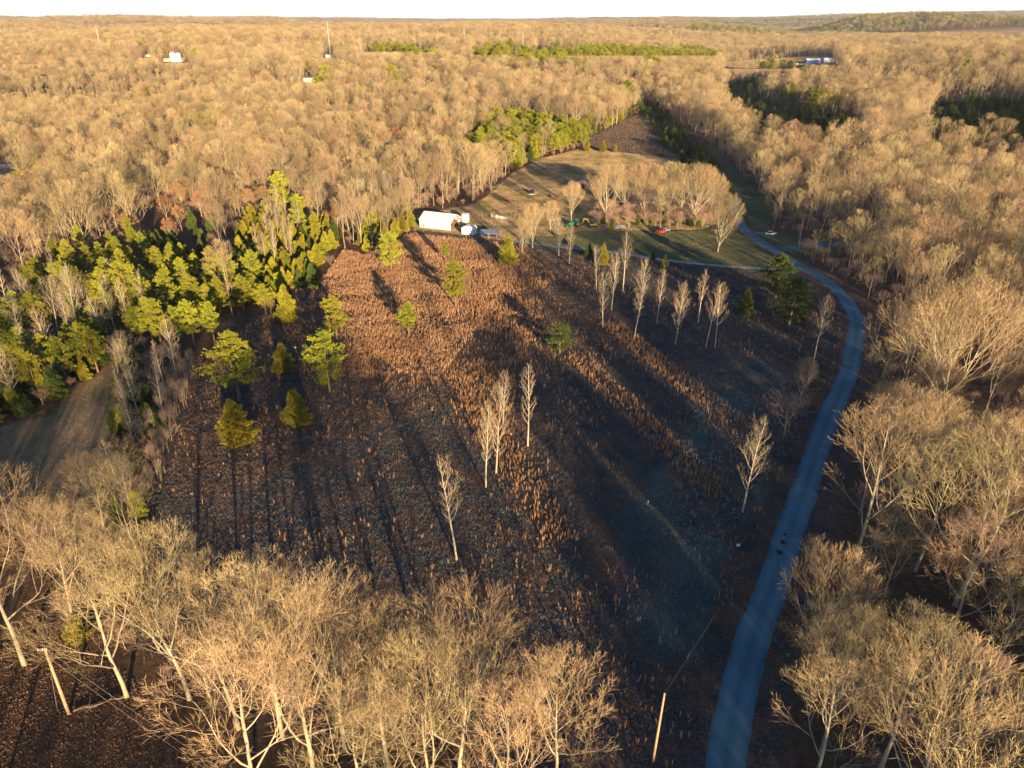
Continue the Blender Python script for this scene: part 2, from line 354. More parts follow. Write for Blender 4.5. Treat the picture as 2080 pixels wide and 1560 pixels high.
# ------------------------------------------------------------------ terrain sheet
def axis(lo, hi, flo, fhi, fs, g=1.07):
    a = list(np.arange(flo, fhi + 0.1, fs)); s = fs; x = a[-1]
    while x < hi: s = min(s * g, 260); x += s; a.append(x)
    s = fs; x = a[0]; b = []
    while x > lo: s = min(s * g, 260); x -= s; b.append(x)
    return np.array(b[::-1] + a)
gx = axis(-15000, 15000, -260, 260, 2.2); gy = axis(-900, 19000, 40, 560, 2.2, 1.035)
GX, GY = np.meshgrid(gx, gy); GZ = hgt(GX, GY)
# beyond the built trees the sheet itself carries the canopy's unevenness
dd = np.hypot(GX, GY)
V = np.stack([GX.ravel(), GY.ravel(), GZ.ravel()], 1)
nx, ny = len(gx), len(gy)
ii = (np.arange(ny - 1)[:, None] * nx + np.arange(nx - 1)[None, :]).ravel()
Fq = np.stack([ii, ii + 1, ii + nx + 1, ii + nx], 1)
me = np_mesh("ground", V, Fq, [M['ground']]); me.polygons.foreach_set("use_smooth", np.ones(len(Fq), bool))
fx, fy = GX.ravel(), GY.ravel(); z = np.zeros((len(fx), 4), np.float32); z[:, 3] = 1
jit = 3.0
jx = fx + (vnoise(fx, fy, 6, 8) - .5) * 2 * jit; jy = fy + (vnoise(fx, fy, 6, 9) - .5) * 2 * jit
z[:, 0] = inside(OPEN['field'], jx, jy) | inside(OPEN['farfield'], jx, jy)
z[:, 1] = inside(OPEN['lawn'], jx, jy) | inside(OPEN['lane'], jx, jy)
z[:, 2] = inside(OPEN['pasture'], jx, jy) | inside(OPEN['meadow'], jx, jy) | inside(OPEN['farclear'], jx, jy) | inside(OPEN['ridgefield'], jx, jy)
rd = road_dist(fx, fy); z[:, 0] = np.maximum(z[:, 0], (rd < 6.5))
a = me.color_attributes.new("zone", 'FLOAT_COLOR', 'POINT'); a.data.foreach_set("color", z.ravel())
z2 = np.zeros_like(z)
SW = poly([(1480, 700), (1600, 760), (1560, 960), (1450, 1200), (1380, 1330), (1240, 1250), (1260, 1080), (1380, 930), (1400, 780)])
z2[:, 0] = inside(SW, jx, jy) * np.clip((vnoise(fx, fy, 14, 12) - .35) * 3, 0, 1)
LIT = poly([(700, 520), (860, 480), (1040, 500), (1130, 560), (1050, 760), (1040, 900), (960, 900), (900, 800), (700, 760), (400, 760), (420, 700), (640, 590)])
z2[:, 1] = inside(LIT, jx, jy) * np.clip((vnoise(fx, fy, 18, 13) - .2) * 2, 0, 0.9)  # warm brown mixed into the ground colour where sunlight falls
a = me.color_attributes.new("zone2", 'FLOAT_COLOR', 'POINT'); a.data.foreach_set("color", z2.ravel())
tag(link(bpy.data.objects.new("ground", me)), kind="structure")

def strip(name, P, w, m, dz=0.07, wf=None):
    vs = []; fs = []; uv = []; K = 6; L = 0
    for i, p in enumerate(P):
        d = (P[min(i + 1, len(P) - 1)] - P[max(i - 1, 0)]); d.z = 0; d.normalize(); nrm = Vector((d.y, -d.x, 0))
        ww = (wf(i / (len(P) - 1)) if wf else 1) * w
        for k in range(K + 1):
            t = k / K; e = 0.35 * (float(vnoise(p.x, p.y, 2.5, 50 + k)) - .5) if k in (0, K) else 0
            q = p + nrm * ((t - .5) * ww + e); vs.append((q.x, q.y, gz(q.x, q.y) + dz - (0.05 if k in (0, K) else 0))); uv.append((t, i * .1))
    for i in range(len(P) - 1):
        for k in range(K): a_ = i * (K + 1) + k; fs.append((a_, a_ + 1, a_ + K + 2, a_ + K + 1))
    mb = MB(); mb.add(vs, fs); me = mb.mesh(name, [m], True); u = me.uv_layers.new(name="UVMap")
    for lp in me.loops: u.data[lp.index].uv = uv[lp.vertex_index]
    return tag(link(bpy.data.objects.new(name, me)), kind="structure")
strip("road", RP, 4.7, M['asphalt'], 0.08)
strip("side_road", smooth_path([at(*p) for p in [(1548, 505), (1580, 506), (1620, 502), (1660, 497), (1750, 494), (1840, 494)]]), 4.2, M['asphalt'], 0.068)
strip("side_road", smooth_path([at(*p) for p in [(1508, 468), (1525, 473), (1560, 473)]]), 3.6, M['asphalt'], 0.068)
strip("driveway", smooth_path([at(*p) for p in [(1612, 548), (1540, 545), (1440, 538), (1350, 528), (1250, 513), (1180, 505), (1120, 500), (1060, 492), (1010, 480), (960, 470), (925, 462)]]), 2.7, M['gravel'], 0.062)
for (px, py, r_) in [(1594, 1086, .26), (1590, 1102, .42), (1583, 1122, .5)]:
    b = at(px, py); mb = MB(); n_ = 18
    rr = [r_ * (0.75 + 0.5 * random.Random(i * 7 + py).random()) for i in range(n_)]
    mb.add([(b.x, b.y, b.z + .125)] + [(b.x + rr[i] * math.cos(i * 6.283 / n_), b.y + 1.5 * rr[i] * math.sin(i * 6.283 / n_), b.z + .085) for i in range(n_)], [(0, 1 + i, 1 + (i + 1) % n_) for i in range(n_)])
    tag(mb.build("tar_patch", M['patch']), kind="structure")

# ------------------------------------------------------------------ trees
UP = Vector((0, 0, 1))
def rvec(r): return Vector((r.gauss(0, 1), r.gauss(0, 1), r.gauss(0, 1))).normalized()
def env_dist(p, d, c, rad):
    a = Vector((d.x / rad[0], d.y / rad[1], d.z / rad[2])); q = p - c; b = Vector((q.x / rad[0], q.y / rad[1], q.z / rad[2]))
    A = a.dot(a); B = a.dot(b); C = b.dot(b) - 1; D = B * B - A * C
    if D <= 0: return 0.0
    return max(0.0, (-B + math.sqrt(D)) / A)
def bare_tree(seed, H=21.0, W=0.40, fork=0.30, kids=(7, 7, 6, 6, 6), tw=0.022, leader=0.75, ang=(48, 46, 44, 42, 48), tmin=.5,
              leaf=None, leafn=0, trunk_r=0.30, ecc=0.0, bark=None, twigm=None, up=0.10, topheavy=0.64, lens=(.62, .62, .6, .6, .8), wob=1.0, zr=0.40):
    """returns (trunk mesh, crown mesh)"""
    r = random.Random(seed); T = MB(); C = MB(); tws = []; lv = []
    c = Vector((ecc * H * r.uniform(-1, 1), ecc * H * r.uniform(-1, 1), topheavy * H)); rad = (W * H * r.uniform(.9, 1.1), W * H * r.uniform(.9, 1.1), zr * H)
    nl = len(kids)
    def sub(pts, rads, level, length):
        if level >= nl: return
        n = kids[level]; t0 = fork / leader if level == 0 else (0.28 if level < 3 else 0.15)
        az = r.uniform(0, 6.28)
        for k in range(n + (r.random() < .5)):
            t = t0 + (1 - t0) * (k + r.random() * .8) / n; t = min(t, 1.0)
            x = t * (len(pts) - 1); i = min(int(x), len(pts) - 2); f = x - i
            p = pts[i].lerp(pts[i + 1], f); d = (pts[i + 1] - pts[i]).normalized(); rr = rads[i] * (1 - f) + rads[i + 1] * f
            az += 2.4 + r.uniform(-.5, .5)
            a = d.cross(UP if abs(d.z) < .9 else Vector((1, 0, 0))).normalized(); a.rotate(Matrix.Rotation(az, 3, d))
            an = R(ang[level] * r.uniform(.65, 1.25)) * (1 - .35 * t if level == 0 else 1)
            nd = d.copy(); nd.rotate(Matrix.Rotation(an, 3, a))
            if level >= 1: nd = (nd + UP * 0.12 + (Vector((p.x - c.x, p.y - c.y, 0)) * (0.04 / max(1, W * H * .3)))).normalized()
            L = length * lens[level] * (1.15 - .5 * t) * r.uniform(.75, 1.25)
            ed = env_dist(p, nd, c, rad)
            if level == 0: L = max(L * .5, min(ed * .9, L * 1.6))
            else: L = min(L, ed * .98 + 0.5)
            if L < 0.25: continue
            branch(p, nd, L, min(rr * .72, max(rr * .55, .012)), level + 1)
    def branch(p, d, L, r0, level):
        if level >= nl:
            q = p + (d + rvec(r) * .08).normalized() * L
            tws.append((p.copy(), q)); 
            if leaf and r.random() < leafn: lv.append(p.lerp(q, r.uniform(.3, 1)))
            return
        n = [0, 7, 5, 3, 2, 2][min(level, 5)] if level else 8
        st = L / n; pts = [p.copy()]; rads = [r0]; q = p.copy()
        for i in range(n):
            d = (d + rvec(r) * (0.13 * wob if level < 3 else .09) + UP * up * (1 if level < 3 else .6)).normalized()
            q = q + d * st; pts.append(q.copy()); rads.append(max(r0 * (1 - .82 * (i + 1) / n), tw * .6))
        C.tube(pts, rads, [0, 6, 5, 3, 3, 3][min(level, 5)], 0 if level < 3 else 1)
        sub(pts, rads, level, L)
    # trunk
    n = 9; L = leader * H; pts = [Vector((0, 0, -0.4))]; rads = [trunk_r * 1.5]; q = Vector((0, 0, .5)); pts.append(q.copy()); rads.append(trunk_r * 1.05)
    d = Vector((r.uniform(-.06, .06), r.uniform(-.06, .06), 1)).normalized()
    for i in range(n):
        d = (d + rvec(r) * .055 * wob + UP * .06).normalized(); q = q + d * (L / n); pts.append(q.copy())
        rads.append(trunk_r * (1 - .8 * ((i + 1) / n) ** 1.1))
    T.tube(pts, rads, 8, 0)
    sub(pts, rads, 0, H * .62)
    # twigs: ribbons with a slight bend
    K = len(tws); P = np.array([tuple(a) for a, b in tws]); Q = np.array([tuple(b) for a, b in tws]); rs = np.random.RandomState(seed)
    D = Q - P; Ln = np.linalg.norm(D, axis=1, keepdims=True) + 1e-9; D /= Ln
    S = np.cross(D, rs.randn(K, 3)); S /= np.linalg.norm(S, axis=1, keepdims=True) + 1e-9
    S2 = np.cross(D, S); mid = P + D * Ln * .5 + S2 * Ln * rs.uniform(-.06, .06, (K, 1)); w = tw * rs.uniform(.7, 1.3, (K, 1))
    tv = np.stack([P - S * w, P + S * w, mid - S * w * .7, mid + S * w * .7, Q], 1).reshape(-1, 3)
    o = len(C.v); C.v.extend(map(tuple, tv.tolist()))
    for i in range(K):
        b_ = o + i * 5; C.f.append((b_, b_ + 1, b_ + 3, b_ + 2)); C.f.append((b_ + 2, b_ + 3, b_ + 4)); C.m.extend((1, 1))
    if lv:
        for p in lv:
            for k in range(3):
                s_ = 0.16 * r.uniform(.7, 1.4); a_ = rvec(r) * s_; b2 = rvec(r) * s_; o_ = p + rvec(r) * .2
                C.add([tuple(o_), tuple(o_ + a_), tuple(o_ + a_ + b2), tuple(o_ + b2)], [(0, 1, 2, 3)], 2)
    bk = bark or M['bark']; tg = twigm or M['twig']
    return T.mesh("trunk", [bk], True), C.mesh("crown", [bk, tg] + ([leaf] if leaf else []), False)
def conifer(seed, H, Rr, kind, n_tuft, m, shape=.8, base=.12, blade=.38, bw=.07, nb=9, density_in=.35, whorl=True, lump=.25):
    r = random.Random(seed); T = MB(); C = MB(); rs = np.random.RandomState(seed)
    tr = H * .016 + .04
    pts = [Vector((math.sin(i * .9 + seed) * .02 * H * (i / 8), math.cos(i * 1.1 + seed) * .015 * H * (i / 8), H * .98 * i / 8 - (.3 if i == 0 else 0))) for i in range(9)]
    T.tube(pts, [tr * (1.2 - 1.1 * i / 8) for i in range(9)], 7, 0)
    def prof(t):
        if kind == 'pine': return Rr * max(.08, math.sin(math.pi * min(1, max(0.02, (t - base) / (1 - base))) ** .62) ** .75 * (1.0 if t < .8 else 1.0))
        return Rr * max(.03, (1 - ((t - base) / (1 - base)) ** 1.35)) * (0.55 + .45 * min(1, (t - base) / .12 + .2))
    cents = []
    if kind == 'pine':
        nbx = int(H * 2.6)
        for i in range(nbx):
            t = base + (1 - base) * (i + r.random()) / nbx; az = i * 2.4 + r.uniform(-.6, .6); rl = prof(t) * r.uniform(.55, 1.12)
            d = Vector((math.cos(az), math.sin(az), r.uniform(-.12, .25) + t * .45)).normalized(); p0 = Vector((0, 0, t * H * .96))
            p0 += Vector((math.sin(t * 8 * .9 + seed) * .02 * H * t, math.cos(t * 8 * 1.1 + seed) * .015 * H * t, 0))
            P = [p0 + d * rl * k / 4 + UP * (.05 * rl * (k / 4) ** 2) + rvec(r) * .06 for k in range(5)]
            C.tube(P, [.055 * (1 - .18 * k) for k in range(5)], 3, 1)
            for k in range(max(2, int(n_tuft / nbx))):
                s_ = r.uniform(.35, 1.05); q = p0 + d * rl * s_
                q = q + Vector((r.gauss(0, 1), r.gauss(0, 1), r.gauss(.1, .55))) * (.10 * rl * (s_ + .2) + .12); cents.append((q, (q - p0).normalized()))
    else:
        for i in range(n_tuft):
            t = base + (1 - base) * (1 - math.sqrt(1 - r.random() * .995)) ** .9; az = r.uniform(0, 6.283)
            lp = 1 + lump * math.sin(az * 3 + t * 9 + seed) * math.sin(t * 21 + az * 2 + seed * 2)
            rl = prof(t) * lp * (r.uniform(.72, 1.0) if r.random() > density_in else r.uniform(.2, .8))
            q = Vector((math.cos(az) * rl, math.sin(az) * rl, t * H)); cents.append((q, Vector((math.cos(az), math.sin(az), .9)).normalized()))
    K = len(cents) * nb
    cp = np.repeat(np.array([tuple(a) for a, b in cents]), nb, 0); cd = np.repeat(np.array([tuple(b) for a, b in cents]), nb, 0)
    d = rs.randn(K, 3) * (.75 if kind == 'pine' else .5) + cd * .8 + np.array([0, 0, .45]); d /= np.linalg.norm(d, axis=1, keepdims=True)
    s = np.cross(d, rs.randn(K, 3)); s /= np.linalg.norm(s, axis=1, keepdims=True) + 1e-9
    L = blade * rs.uniform(.6, 1.3, (K, 1)); w = bw * rs.uniform(.7, 1.3, (K, 1)); p0 = cp + rs.randn(K, 3) * .06
    V = np.stack([p0 - s * w * .6, p0 + s * w * .6, p0 + d * L * .6 + s * w, p0 + d * L, p0 + d * L * .6 - s * w], 1).reshape(-1, 3)
    o = len(C.v); C.v.extend(map(tuple, V.tolist()))
    C.f.extend([(o + 5 * i, o + 5 * i + 1, o + 5 * i + 2, o + 5 * i + 3, o + 5 * i + 4) for i in range(K)]); C.m.extend([0] * K)
    return T.mesh("trunk", [M['pinebark']], True), C.mesh("crown", [m, M['pinebark']], False)

OAK = [bare_tree(100 + i, H=21, W=w, fork=f, kids=(10, 5, 5, 4, 3), ang=(54, 40, 36, 34, 32), topheavy=th, zr=zr, tw=.014, trunk_r=.23, wob=1.35, leader=ld, lens=(.62, .60, .56, .60, .85))
       for i, (w, f, th, zr, ld) in enumerate([(.42, .20, .60, .42, .66), (.34, .22, .60, .42, .8), (.46, .17, .58, .43, .6), (.30, .26, .62, .40, .85), (.38, .22, .60, .42, .74)])]
REDOAK = [bare_tree(140 + i, H=18, W=.32, fork=.22, kids=(7, 6, 5, 4, 3), ang=(40, 36, 34, 32, 32), twigm=M['twig_red'], tw=.014, topheavy=.6, zr=.42, up=.16, trunk_r=.2, lens=(.62, .60, .56, .60, .85)) for i in range(2)]
MID = [bare_tree(200 + i, H=21, W=w, fork=f, kids=(8, 5, 5, 4), ang=(46, 36, 34, 30), tw=.024, topheavy=.60, zr=.42, trunk_r=.22, leader=ld, up=.13, lens=(.62, .60, .6, .8), bark=M['bark'] if i in (0, 4) else M['darkbark'])
       for i, (w, f, ld) in enumerate([(.36, .20, .65), (.28, .22, .82), (.42, .16, .6), (.20, .26, .92), (.31, .2, .75), (.24, .14, .88)])]
LEAFY = [bare_tree(260 + i, H=14, W=.36, fork=.12, kids=(8, 5, 5, 4), tw=.02, topheavy=.55, zr=.46, leaf=M['deadleaf'], leafn=.9, trunk_r=.18, lens=(.62, .62, .6, .7)) for i in range(2)]
GOLD = [bare_tree(270, H=8, W=.42, fork=.08, kids=(8, 6, 5, 4), tw=.016, topheavy=.52, zr=.5, leaf=M['goldleaf'], leafn=.8, trunk_r=.08, lens=(.62, .62, .6, .7))]
SLIM = [bare_tree(300 + i, H=19, W=w, fork=f, kids=(26, 5, 3, 2), ang=(56, 34, 32, 32), lens=(.30, .45, .5, .6), tw=.016, leader=.97, topheavy=.66, zr=.36, trunk_r=.17, up=.13, bark=M['whitebark'], twigm=M['twig'], wob=.7)
        for i, (w, f) in enumerate([(.14, .32), (.18, .28), (.12, .40), (.16, .36)])]
FAN = [bare_tree(340 + i, H=15, W=.48, fork=.10, kids=(13, 7, 6, 4), ang=(46, 30, 28, 28), tw=.018, leader=.5, topheavy=.56, zr=.46, trunk_r=.22, up=.12, lens=(.7, .62, .6, .8)) for i in range(2)]
SHRUB = [bare_tree(360 + i, H=5, W=.5, fork=.05, kids=(8, 5, 4, 3), ang=(40, 36, 34, 34), tw=.012, leader=.45, topheavy=.5, zr=.52, trunk_r=.06, up=.06, twigm=M['twig_red'], lens=(.8, .62, .6, .8)) for i in range(2)]
PINE = [conifer(400 + i, 15, rr, 'pine', 1500, M['needle'], base=b, blade=.32, bw=.05, nb=16) for i, (rr, b) in enumerate([(5.2, .18), (4.3, .26), (3.6, .32), (4.8, .22)])]
M['needle_shade'] = mat("shade-toned pine needles", (0.11, 0.15, 0.03), col2=(0.04, 0.07, 0.018), vscale=0.7, rnd=0.1, trans=0.1)  # darker needle copy with shade put into its colour
DPINE = [conifer(430 + i, 15, rr, 'pine', 3000, M['needle_shade'], base=.10, blade=.36, bw=.055, nb=14) for i, rr in enumerate([5.6, 4.6])]
CEDAR = [conifer(440 + i, 8, rr, 'cedar', 1900, M['cedar'], base=.04, blade=.33, bw=.045, nb=10, lump=.5) for i, rr in enumerate([2.1, 1.7, 2.5])]
DCEDAR = [conifer(460 + i, 8, rr, 'cedar', 1700, M['cedar_dark'], base=.04, blade=.33, bw=.045, nb=10, lump=.45) for i, rr in enumerate([2.2, 1.8])]
BASEH = {}
for lst, h_ in ((OAK, 21), (REDOAK, 18), (MID, 21), (LEAFY, 14), (GOLD, 8), (SLIM, 19), (FAN, 15), (SHRUB, 5), (PINE, 15), (DPINE, 15), (CEDAR, 8), (DCEDAR, 8)):
    for t_ in lst: BASEH[id(t_)] = h_
RR = random.Random(11)
COUNT = {}
def plant(name, var, loc, H, label, cat, group=None, rz=None, ws=1.0):
    s = H / BASEH[id(var)]
    o = empty(name, loc, RR.uniform(0, 6.28) if rz is None else rz, (s * ws, s * ws, s))
    for part, me in zip(("trunk", "crown"), var): link(bpy.data.objects.new(part, me), o)
    tag(o, label, cat, group); COUNT[cat] = COUNT.get(cat, 0) + 1
    return o
def plant_px(name, var, px, py, pyt, label, cat, group=None, ws=1.0, rz=None):
    b, H = tall(px, py, pyt); H *= .93 if var in OAK or var in MID else 1.0; return plant(name, var, b, H, label, cat, group, rz, ws)
exec_hand = []
#HAND-PLACED
ROWG = "bare trees along the bottom edge of the field"
row = [(-70, 1330, 985, 0, 'leftmost big bare oak on the left frame edge above the pole clearing'),
       (50, 1350, 965, 2, 'huge pale bare oak with long leaning limbs just above the left utility pole'),
       (150, 1260, 1010, 1, 'bare oak in the left corner between the dark meadow and the pole'),
       (258, 1415, 1075, 4, 'bare oak with bare straight lower trunk right of the left utility pole'),
       (385, 1420, 1085, 0, 'tall bushy bare oak, first one rising against the dark field from the left'),
       (485, 1480, 1135, 1, 'bare oak in the bottom row, second from the left against the field'),
       (575, 1500, 1130, 3, 'bare oak in the bottom row, third from the left against the field'),
       (640, 1590, 1190, 2, 'pale many-limbed oak in the bottom row, standing forward of its neighbours'),
       (700, 1520, 1190, 4, 'bare oak whose top stands below the middle of the dark field, bottom row'),
       (790, 1560, 1225, 3, 'slim-topped bare oak in the bottom row left of the broad domed one'),
       (935, 1590, 1215, 2, 'broad domed bare oak, widest crown of the bottom row, near the frame centre'),
       (880, 1680, 1330, 0, 'low bare oak at the bottom frame edge in front of the domed one'),
       (1130, 1590, 1330, 4, 'last rounded bare oak of the bottom row, left of the right utility pole'),
       (520, 1640, 1290, 1, 'low front bare oak on the bottom frame edge under the third from left'),
       (740, 1690, 1350, 1, 'low front bare oak on the bottom frame edge, left of centre'),
       (1020, 1720, 1400, 3, 'short bare oak on the bottom frame edge beside the last rounded one')]
for px, py, pt, v, lab in row: plant_px("bare_tree", OAK[v], px, py, pt, lab, "bare tree", ROWG)
slimG = "slim pale bare trees standing in the field"
slims = [(927, 1137, 932, 2, 'slim bare tree standing alone lowest in the dark field'),
         (987, 990, 822, 0, 'leftmost slim pale tree of the four clustered in mid field'),
         (1008, 961, 786, 1, 'tallest slim pale tree in the cluster of four in mid field'),
         (1022, 861, 755, 1, 'rearmost slim tree of the four clustered in mid field'),
         (1072, 906, 744, 0, 'slim twin-stemmed looking pale tree, right one of the mid field cluster'),
         (1135, 520, 436, 1, 'slim pale tree left of the pair beside the driveway bend'),
         (1156, 536, 459, 1, 'slim pale tree right of the pair beside the driveway bend'),
         (1211, 588, 500, 2, 'slim tree leftmost of the upper grove below the driveway'),
         (1265, 593, 468, 2, 'slim tree tallest of the upper grove rising over the driveway'),
         (1224, 665, 552, 1, 'wide slim-stemmed tree at the lower left of the upper grove'),
         (1242, 630, 514, 0, 'slim tree second from left in the upper grove'),
         (1298, 645, 527, 1, 'bright-topped slim tree in the middle of the upper grove'),
         (1288, 690, 575, 2, 'thin shaded slim tree low in the upper grove'),
         (1334, 658, 545, 0, 'slim tree alone right of the upper grove middle'),
         (1372, 700, 575, 1, 'slim conical pale tree standing lowest right of the upper grove'),
         (1418, 655, 552, 2, 'slim tree with bright top left of the shaded right pair'),
         (1434, 705, 580, 2, 'left slim tree of the shaded pair right of the grove'),
         (1452, 706, 577, 3, 'right slim tree of the shaded pair right of the grove'),
         (1508, 1040, 850, 1, 'slim conical tree alone beside the road in the lower right field'),
         (1652, 735, 600, 3, 'slim shaded tree beside the road bend')]
for px, py, pt, v, lab in slims: plant_px("slim_bare_tree", SLIM[v], px, py, pt, lab, "bare tree", slimG)
lefts = [(61, 746, 654, 0), (107, 743, 628, 1), (157, 700, 617, 0), (162, 680, 550, 1), (205, 676, 606, 1), (238, 680, 574, 2), (268, 680, 570, 0), (299, 656, 583, 3),
         (20, 780, 690, 1), (362, 775, 650, 3), (337, 792, 697, 2), (268, 772, 672, 1), (45, 650, 580, 2), (90, 660, 590, 0), (130, 640, 560, 3), (10, 720, 640, 2)]
for px, py, pt, v in lefts: plant_px("slim_bare_tree", SLIM[v], px, py, pt, 'slim pale bare tree in the belt above and right of the left meadow', "bare tree", "slim trees left of field", ws=1.15)
plant_px("slim_bare_tree", SLIM[0], 335, 852, 738, 'bright slim bare tree alone at the left edge of the field', "bare tree", ws=1.3)
plant_px("slim_bare_tree", SLIM[1], 260, 855, 770, 'small slim bare tree in the hedge between meadow and field', "bare tree", ws=1.2)
plant_px("bare_tree", OAK[1], 215, 1085, 915, 'white-limbed bare tree at the lower end of the hedge beside the meadow', "bare tree", ws=.9)
for px, py, pt, v, lab, ws in [(1232, 452, 334, 1, 'leftmost broad bare tree of the grove by the house', 1.0), (1308, 448, 336, 0, 'second broad bare tree from left in the grove by the house', .95),
                           (1356, 452, 334, 1, 'broad bare tree in the middle of the grove by the house', .95), (1408, 458, 338, 0, 'broad bare tree at the right of the grove by the house', 1.0),
                           (1268, 438, 345, 0, 'bare tree behind the left pair of the grove', .8), (1440, 446, 352, 1, 'bare tree at the far right end of the grove', .8), (1382, 440, 340, 0, 'bare tree at the back right of the grove', .9), (1330, 436, 345, 1, 'bare tree at the back middle of the grove', .8)]:
    plant_px("fan_bare_tree", FAN[v], px, py, pt, lab, "bare tree", ws=ws)
plant_px("fan_bare_tree", FAN[0], 1160, 449, 372, 'fan-shaped bare tree left of the grove, behind the green tractor', "bare tree", ws=.72)
plant_px("fan_bare_tree", FAN[1], 1458, 512, 395, 'round bushy bare tree on the green lawn beside the road', "bare tree", ws=.85)
plant_px("fan_bare_tree", FAN[0], 1082, 505, 418, 'bare tree right of the yellow cedar near the driveway', "bare tree", ws=.7)
plant_px("fan_bare_tree", FAN[1], 1060, 520, 445, 'small bare tree just right of the yellow cedar', "bare tree", ws=.6)
plant_px("fan_bare_tree", FAN[0], 1118, 470, 410, 'small golden bare tree between the pair and the tractor', "bare tree", ws=.7)
plant_px("shrub_tree", SHRUB[0], 1592, 885, 808, 'low spreading bare thorn tree beside the road', "bare tree", ws=1.3)
plant_px("fan_bare_tree", FAN[1], 1625, 812, 730, 'small shaded bare tree between the thorn tree and road bend', "bare tree", ws=.7)
plant_px("bare_tree", MID[2], 397, 424, 318, 'big spreading pale oak at the upper edge of the dark gap in the left wood', "bare tree", ws=1.1)
plant_px("bare_tree", MID[0], 170, 520, 390, 'big spreading pale oak above the belt of yellow pines at the left', "bare tree", ws=1.1)
plant_px("fan_bare_tree", FAN[0], 1900, 860, 590, 'huge rounded bare tree beside the right frame edge, level with the road bend', "bare tree", ws=1.1)
plant_px("bare_tree", OAK[2], 1885, 590, 430, 'bright forked bare oak at the front of the wood right of the road', "bare tree", ws=.8)
plant_px("bare_tree", OAK[3], 1720, 1180, 800, 'tall bare oak with pale straight trunk right beside the road', "bare tree")
plant_px("bare_tree", OAK[4], 1860, 1160, 880, 'forked bare oak second right of the road, in the lower right wood', "bare tree")
plant_px("bare_tree", OAK[2], 1940, 1230, 850, 'leaning pale-trunked bare oak in the lower right wood', "bare tree")
HANDXY = [(o.location.x, o.location.y) for o in scene.objects if o.get("category") == "bare tree"]

pG = "pines standing in the field"
pines = [(670, 797, 668, 0, 'largest yellow-green pine in mid field, left of centre', 1), (487, 815, 670, 3, 'broad dull green pine left of the largest pine', 1.15), (685, 690, 598, 1, 'pine with bright top and dark lower left side above the largest one', 1.05),
         (831, 686, 612, 2, 'small round pine on a bare trunk in the orange grass', 1.25), (926, 626, 526, 1, 'tall pine in the orange grass below the white shed', 1.0), (795, 552, 468, 0, 'broad pine nearest the barn at the upper edge of the field', 1.0),
         (757, 500, 428, 2, 'dark slim pine behind the broad pine nearest the barn', 1.), (905, 534, 492, 2, 'tiny pine directly below the barn', 1), (541, 640, 575, 2, 'small bright pine beside a golden cedar', 1.2),
         (1575, 605, 513, 1, 'dark pine beside the road junction, rear of two', 1.1), (1603, 660, 560, 3, 'large dark green pine in the inside of the road bend', 1.1), (1137, 718, 655, 1, 'small dark olive pine alone in the shaded field', 1.0)]
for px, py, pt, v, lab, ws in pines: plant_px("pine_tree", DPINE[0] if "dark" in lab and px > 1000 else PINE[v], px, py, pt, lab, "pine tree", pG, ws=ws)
for px, py, pt, v in [(437, 700, 610, 2), (396, 702, 606, 1), (332, 716, 604, 2), (398, 655, 555, 1), (352, 650, 543, 2), (270, 645, 525, 0), (180, 645, 540, 1), (258, 585, 502, 2), (496, 632, 556, 1), (310, 690, 600, 3), (430, 650, 575, 2),
                      (470, 600, 500, 2), (520, 590, 505, 1), (300, 640, 560, 1), (225, 640, 540, 3), (140, 620, 530, 0), (380, 610, 520, 3), (90, 690, 590, 1), (200, 700, 620, 2), (575, 440, 346, 1), (612, 475, 392, 1), (645, 500, 430, 2), (225, 600, 520, 2)]:
    plant_px("pine_tree", PINE[v], px, py, pt, 'yellow-green pine in the sunlit belt above the left of the field', "pine tree", "pines left of the field", ws=.88)
ceds = [(484, 898, 808, 0, 'olive cedar lowest left in the field', 1.3), (606, 862, 788, 0, 'green cedar between the two lowest evergreens and the largest pine', 1.25), (578, 755, 695, 1, 'dull yellow cedar tucked between the two large pines', 1.5),
        (585, 655, 575, 1, 'golden pointed cedar beside the small bright pine', 1.1), (637, 586, 532, 2, 'golden cedar at the upper end of the dark strip', 1.0), (1031, 536, 474, 0, 'bright yellow cedar right below the carport', 1.1),
        (1512, 642, 583, 1, 'dark olive cedar left of the large dark pine', 1.1), (1195, 523, 490, 2, 'dark cedar left of the pair beside the driveway', 1.0), (1225, 540, 492, 1, 'olive cedar right of the pair beside the driveway', 1.0),
        (1327, 528, 507, 1, 'small dark cedar beside the driveway, left', 1), (1350, 543, 515, 1, 'small olive cedar beside the driveway, right', 1), (1193, 308, 281, 1, 'first cedar of three in a line above the pasture', 1), (1225, 309, 283, 0, 'middle cedar of three in a line above the pasture', 1),
        (1250, 310, 290, 1, 'third cedar of three in a line above the pasture', 1)]
for px, py, pt, v, lab, ws in ceds: plant_px("cedar_tree", (CEDAR if 'dark' not in lab else DCEDAR + [DCEDAR[0]])[v], px, py, pt, lab, "cedar", ws=ws)
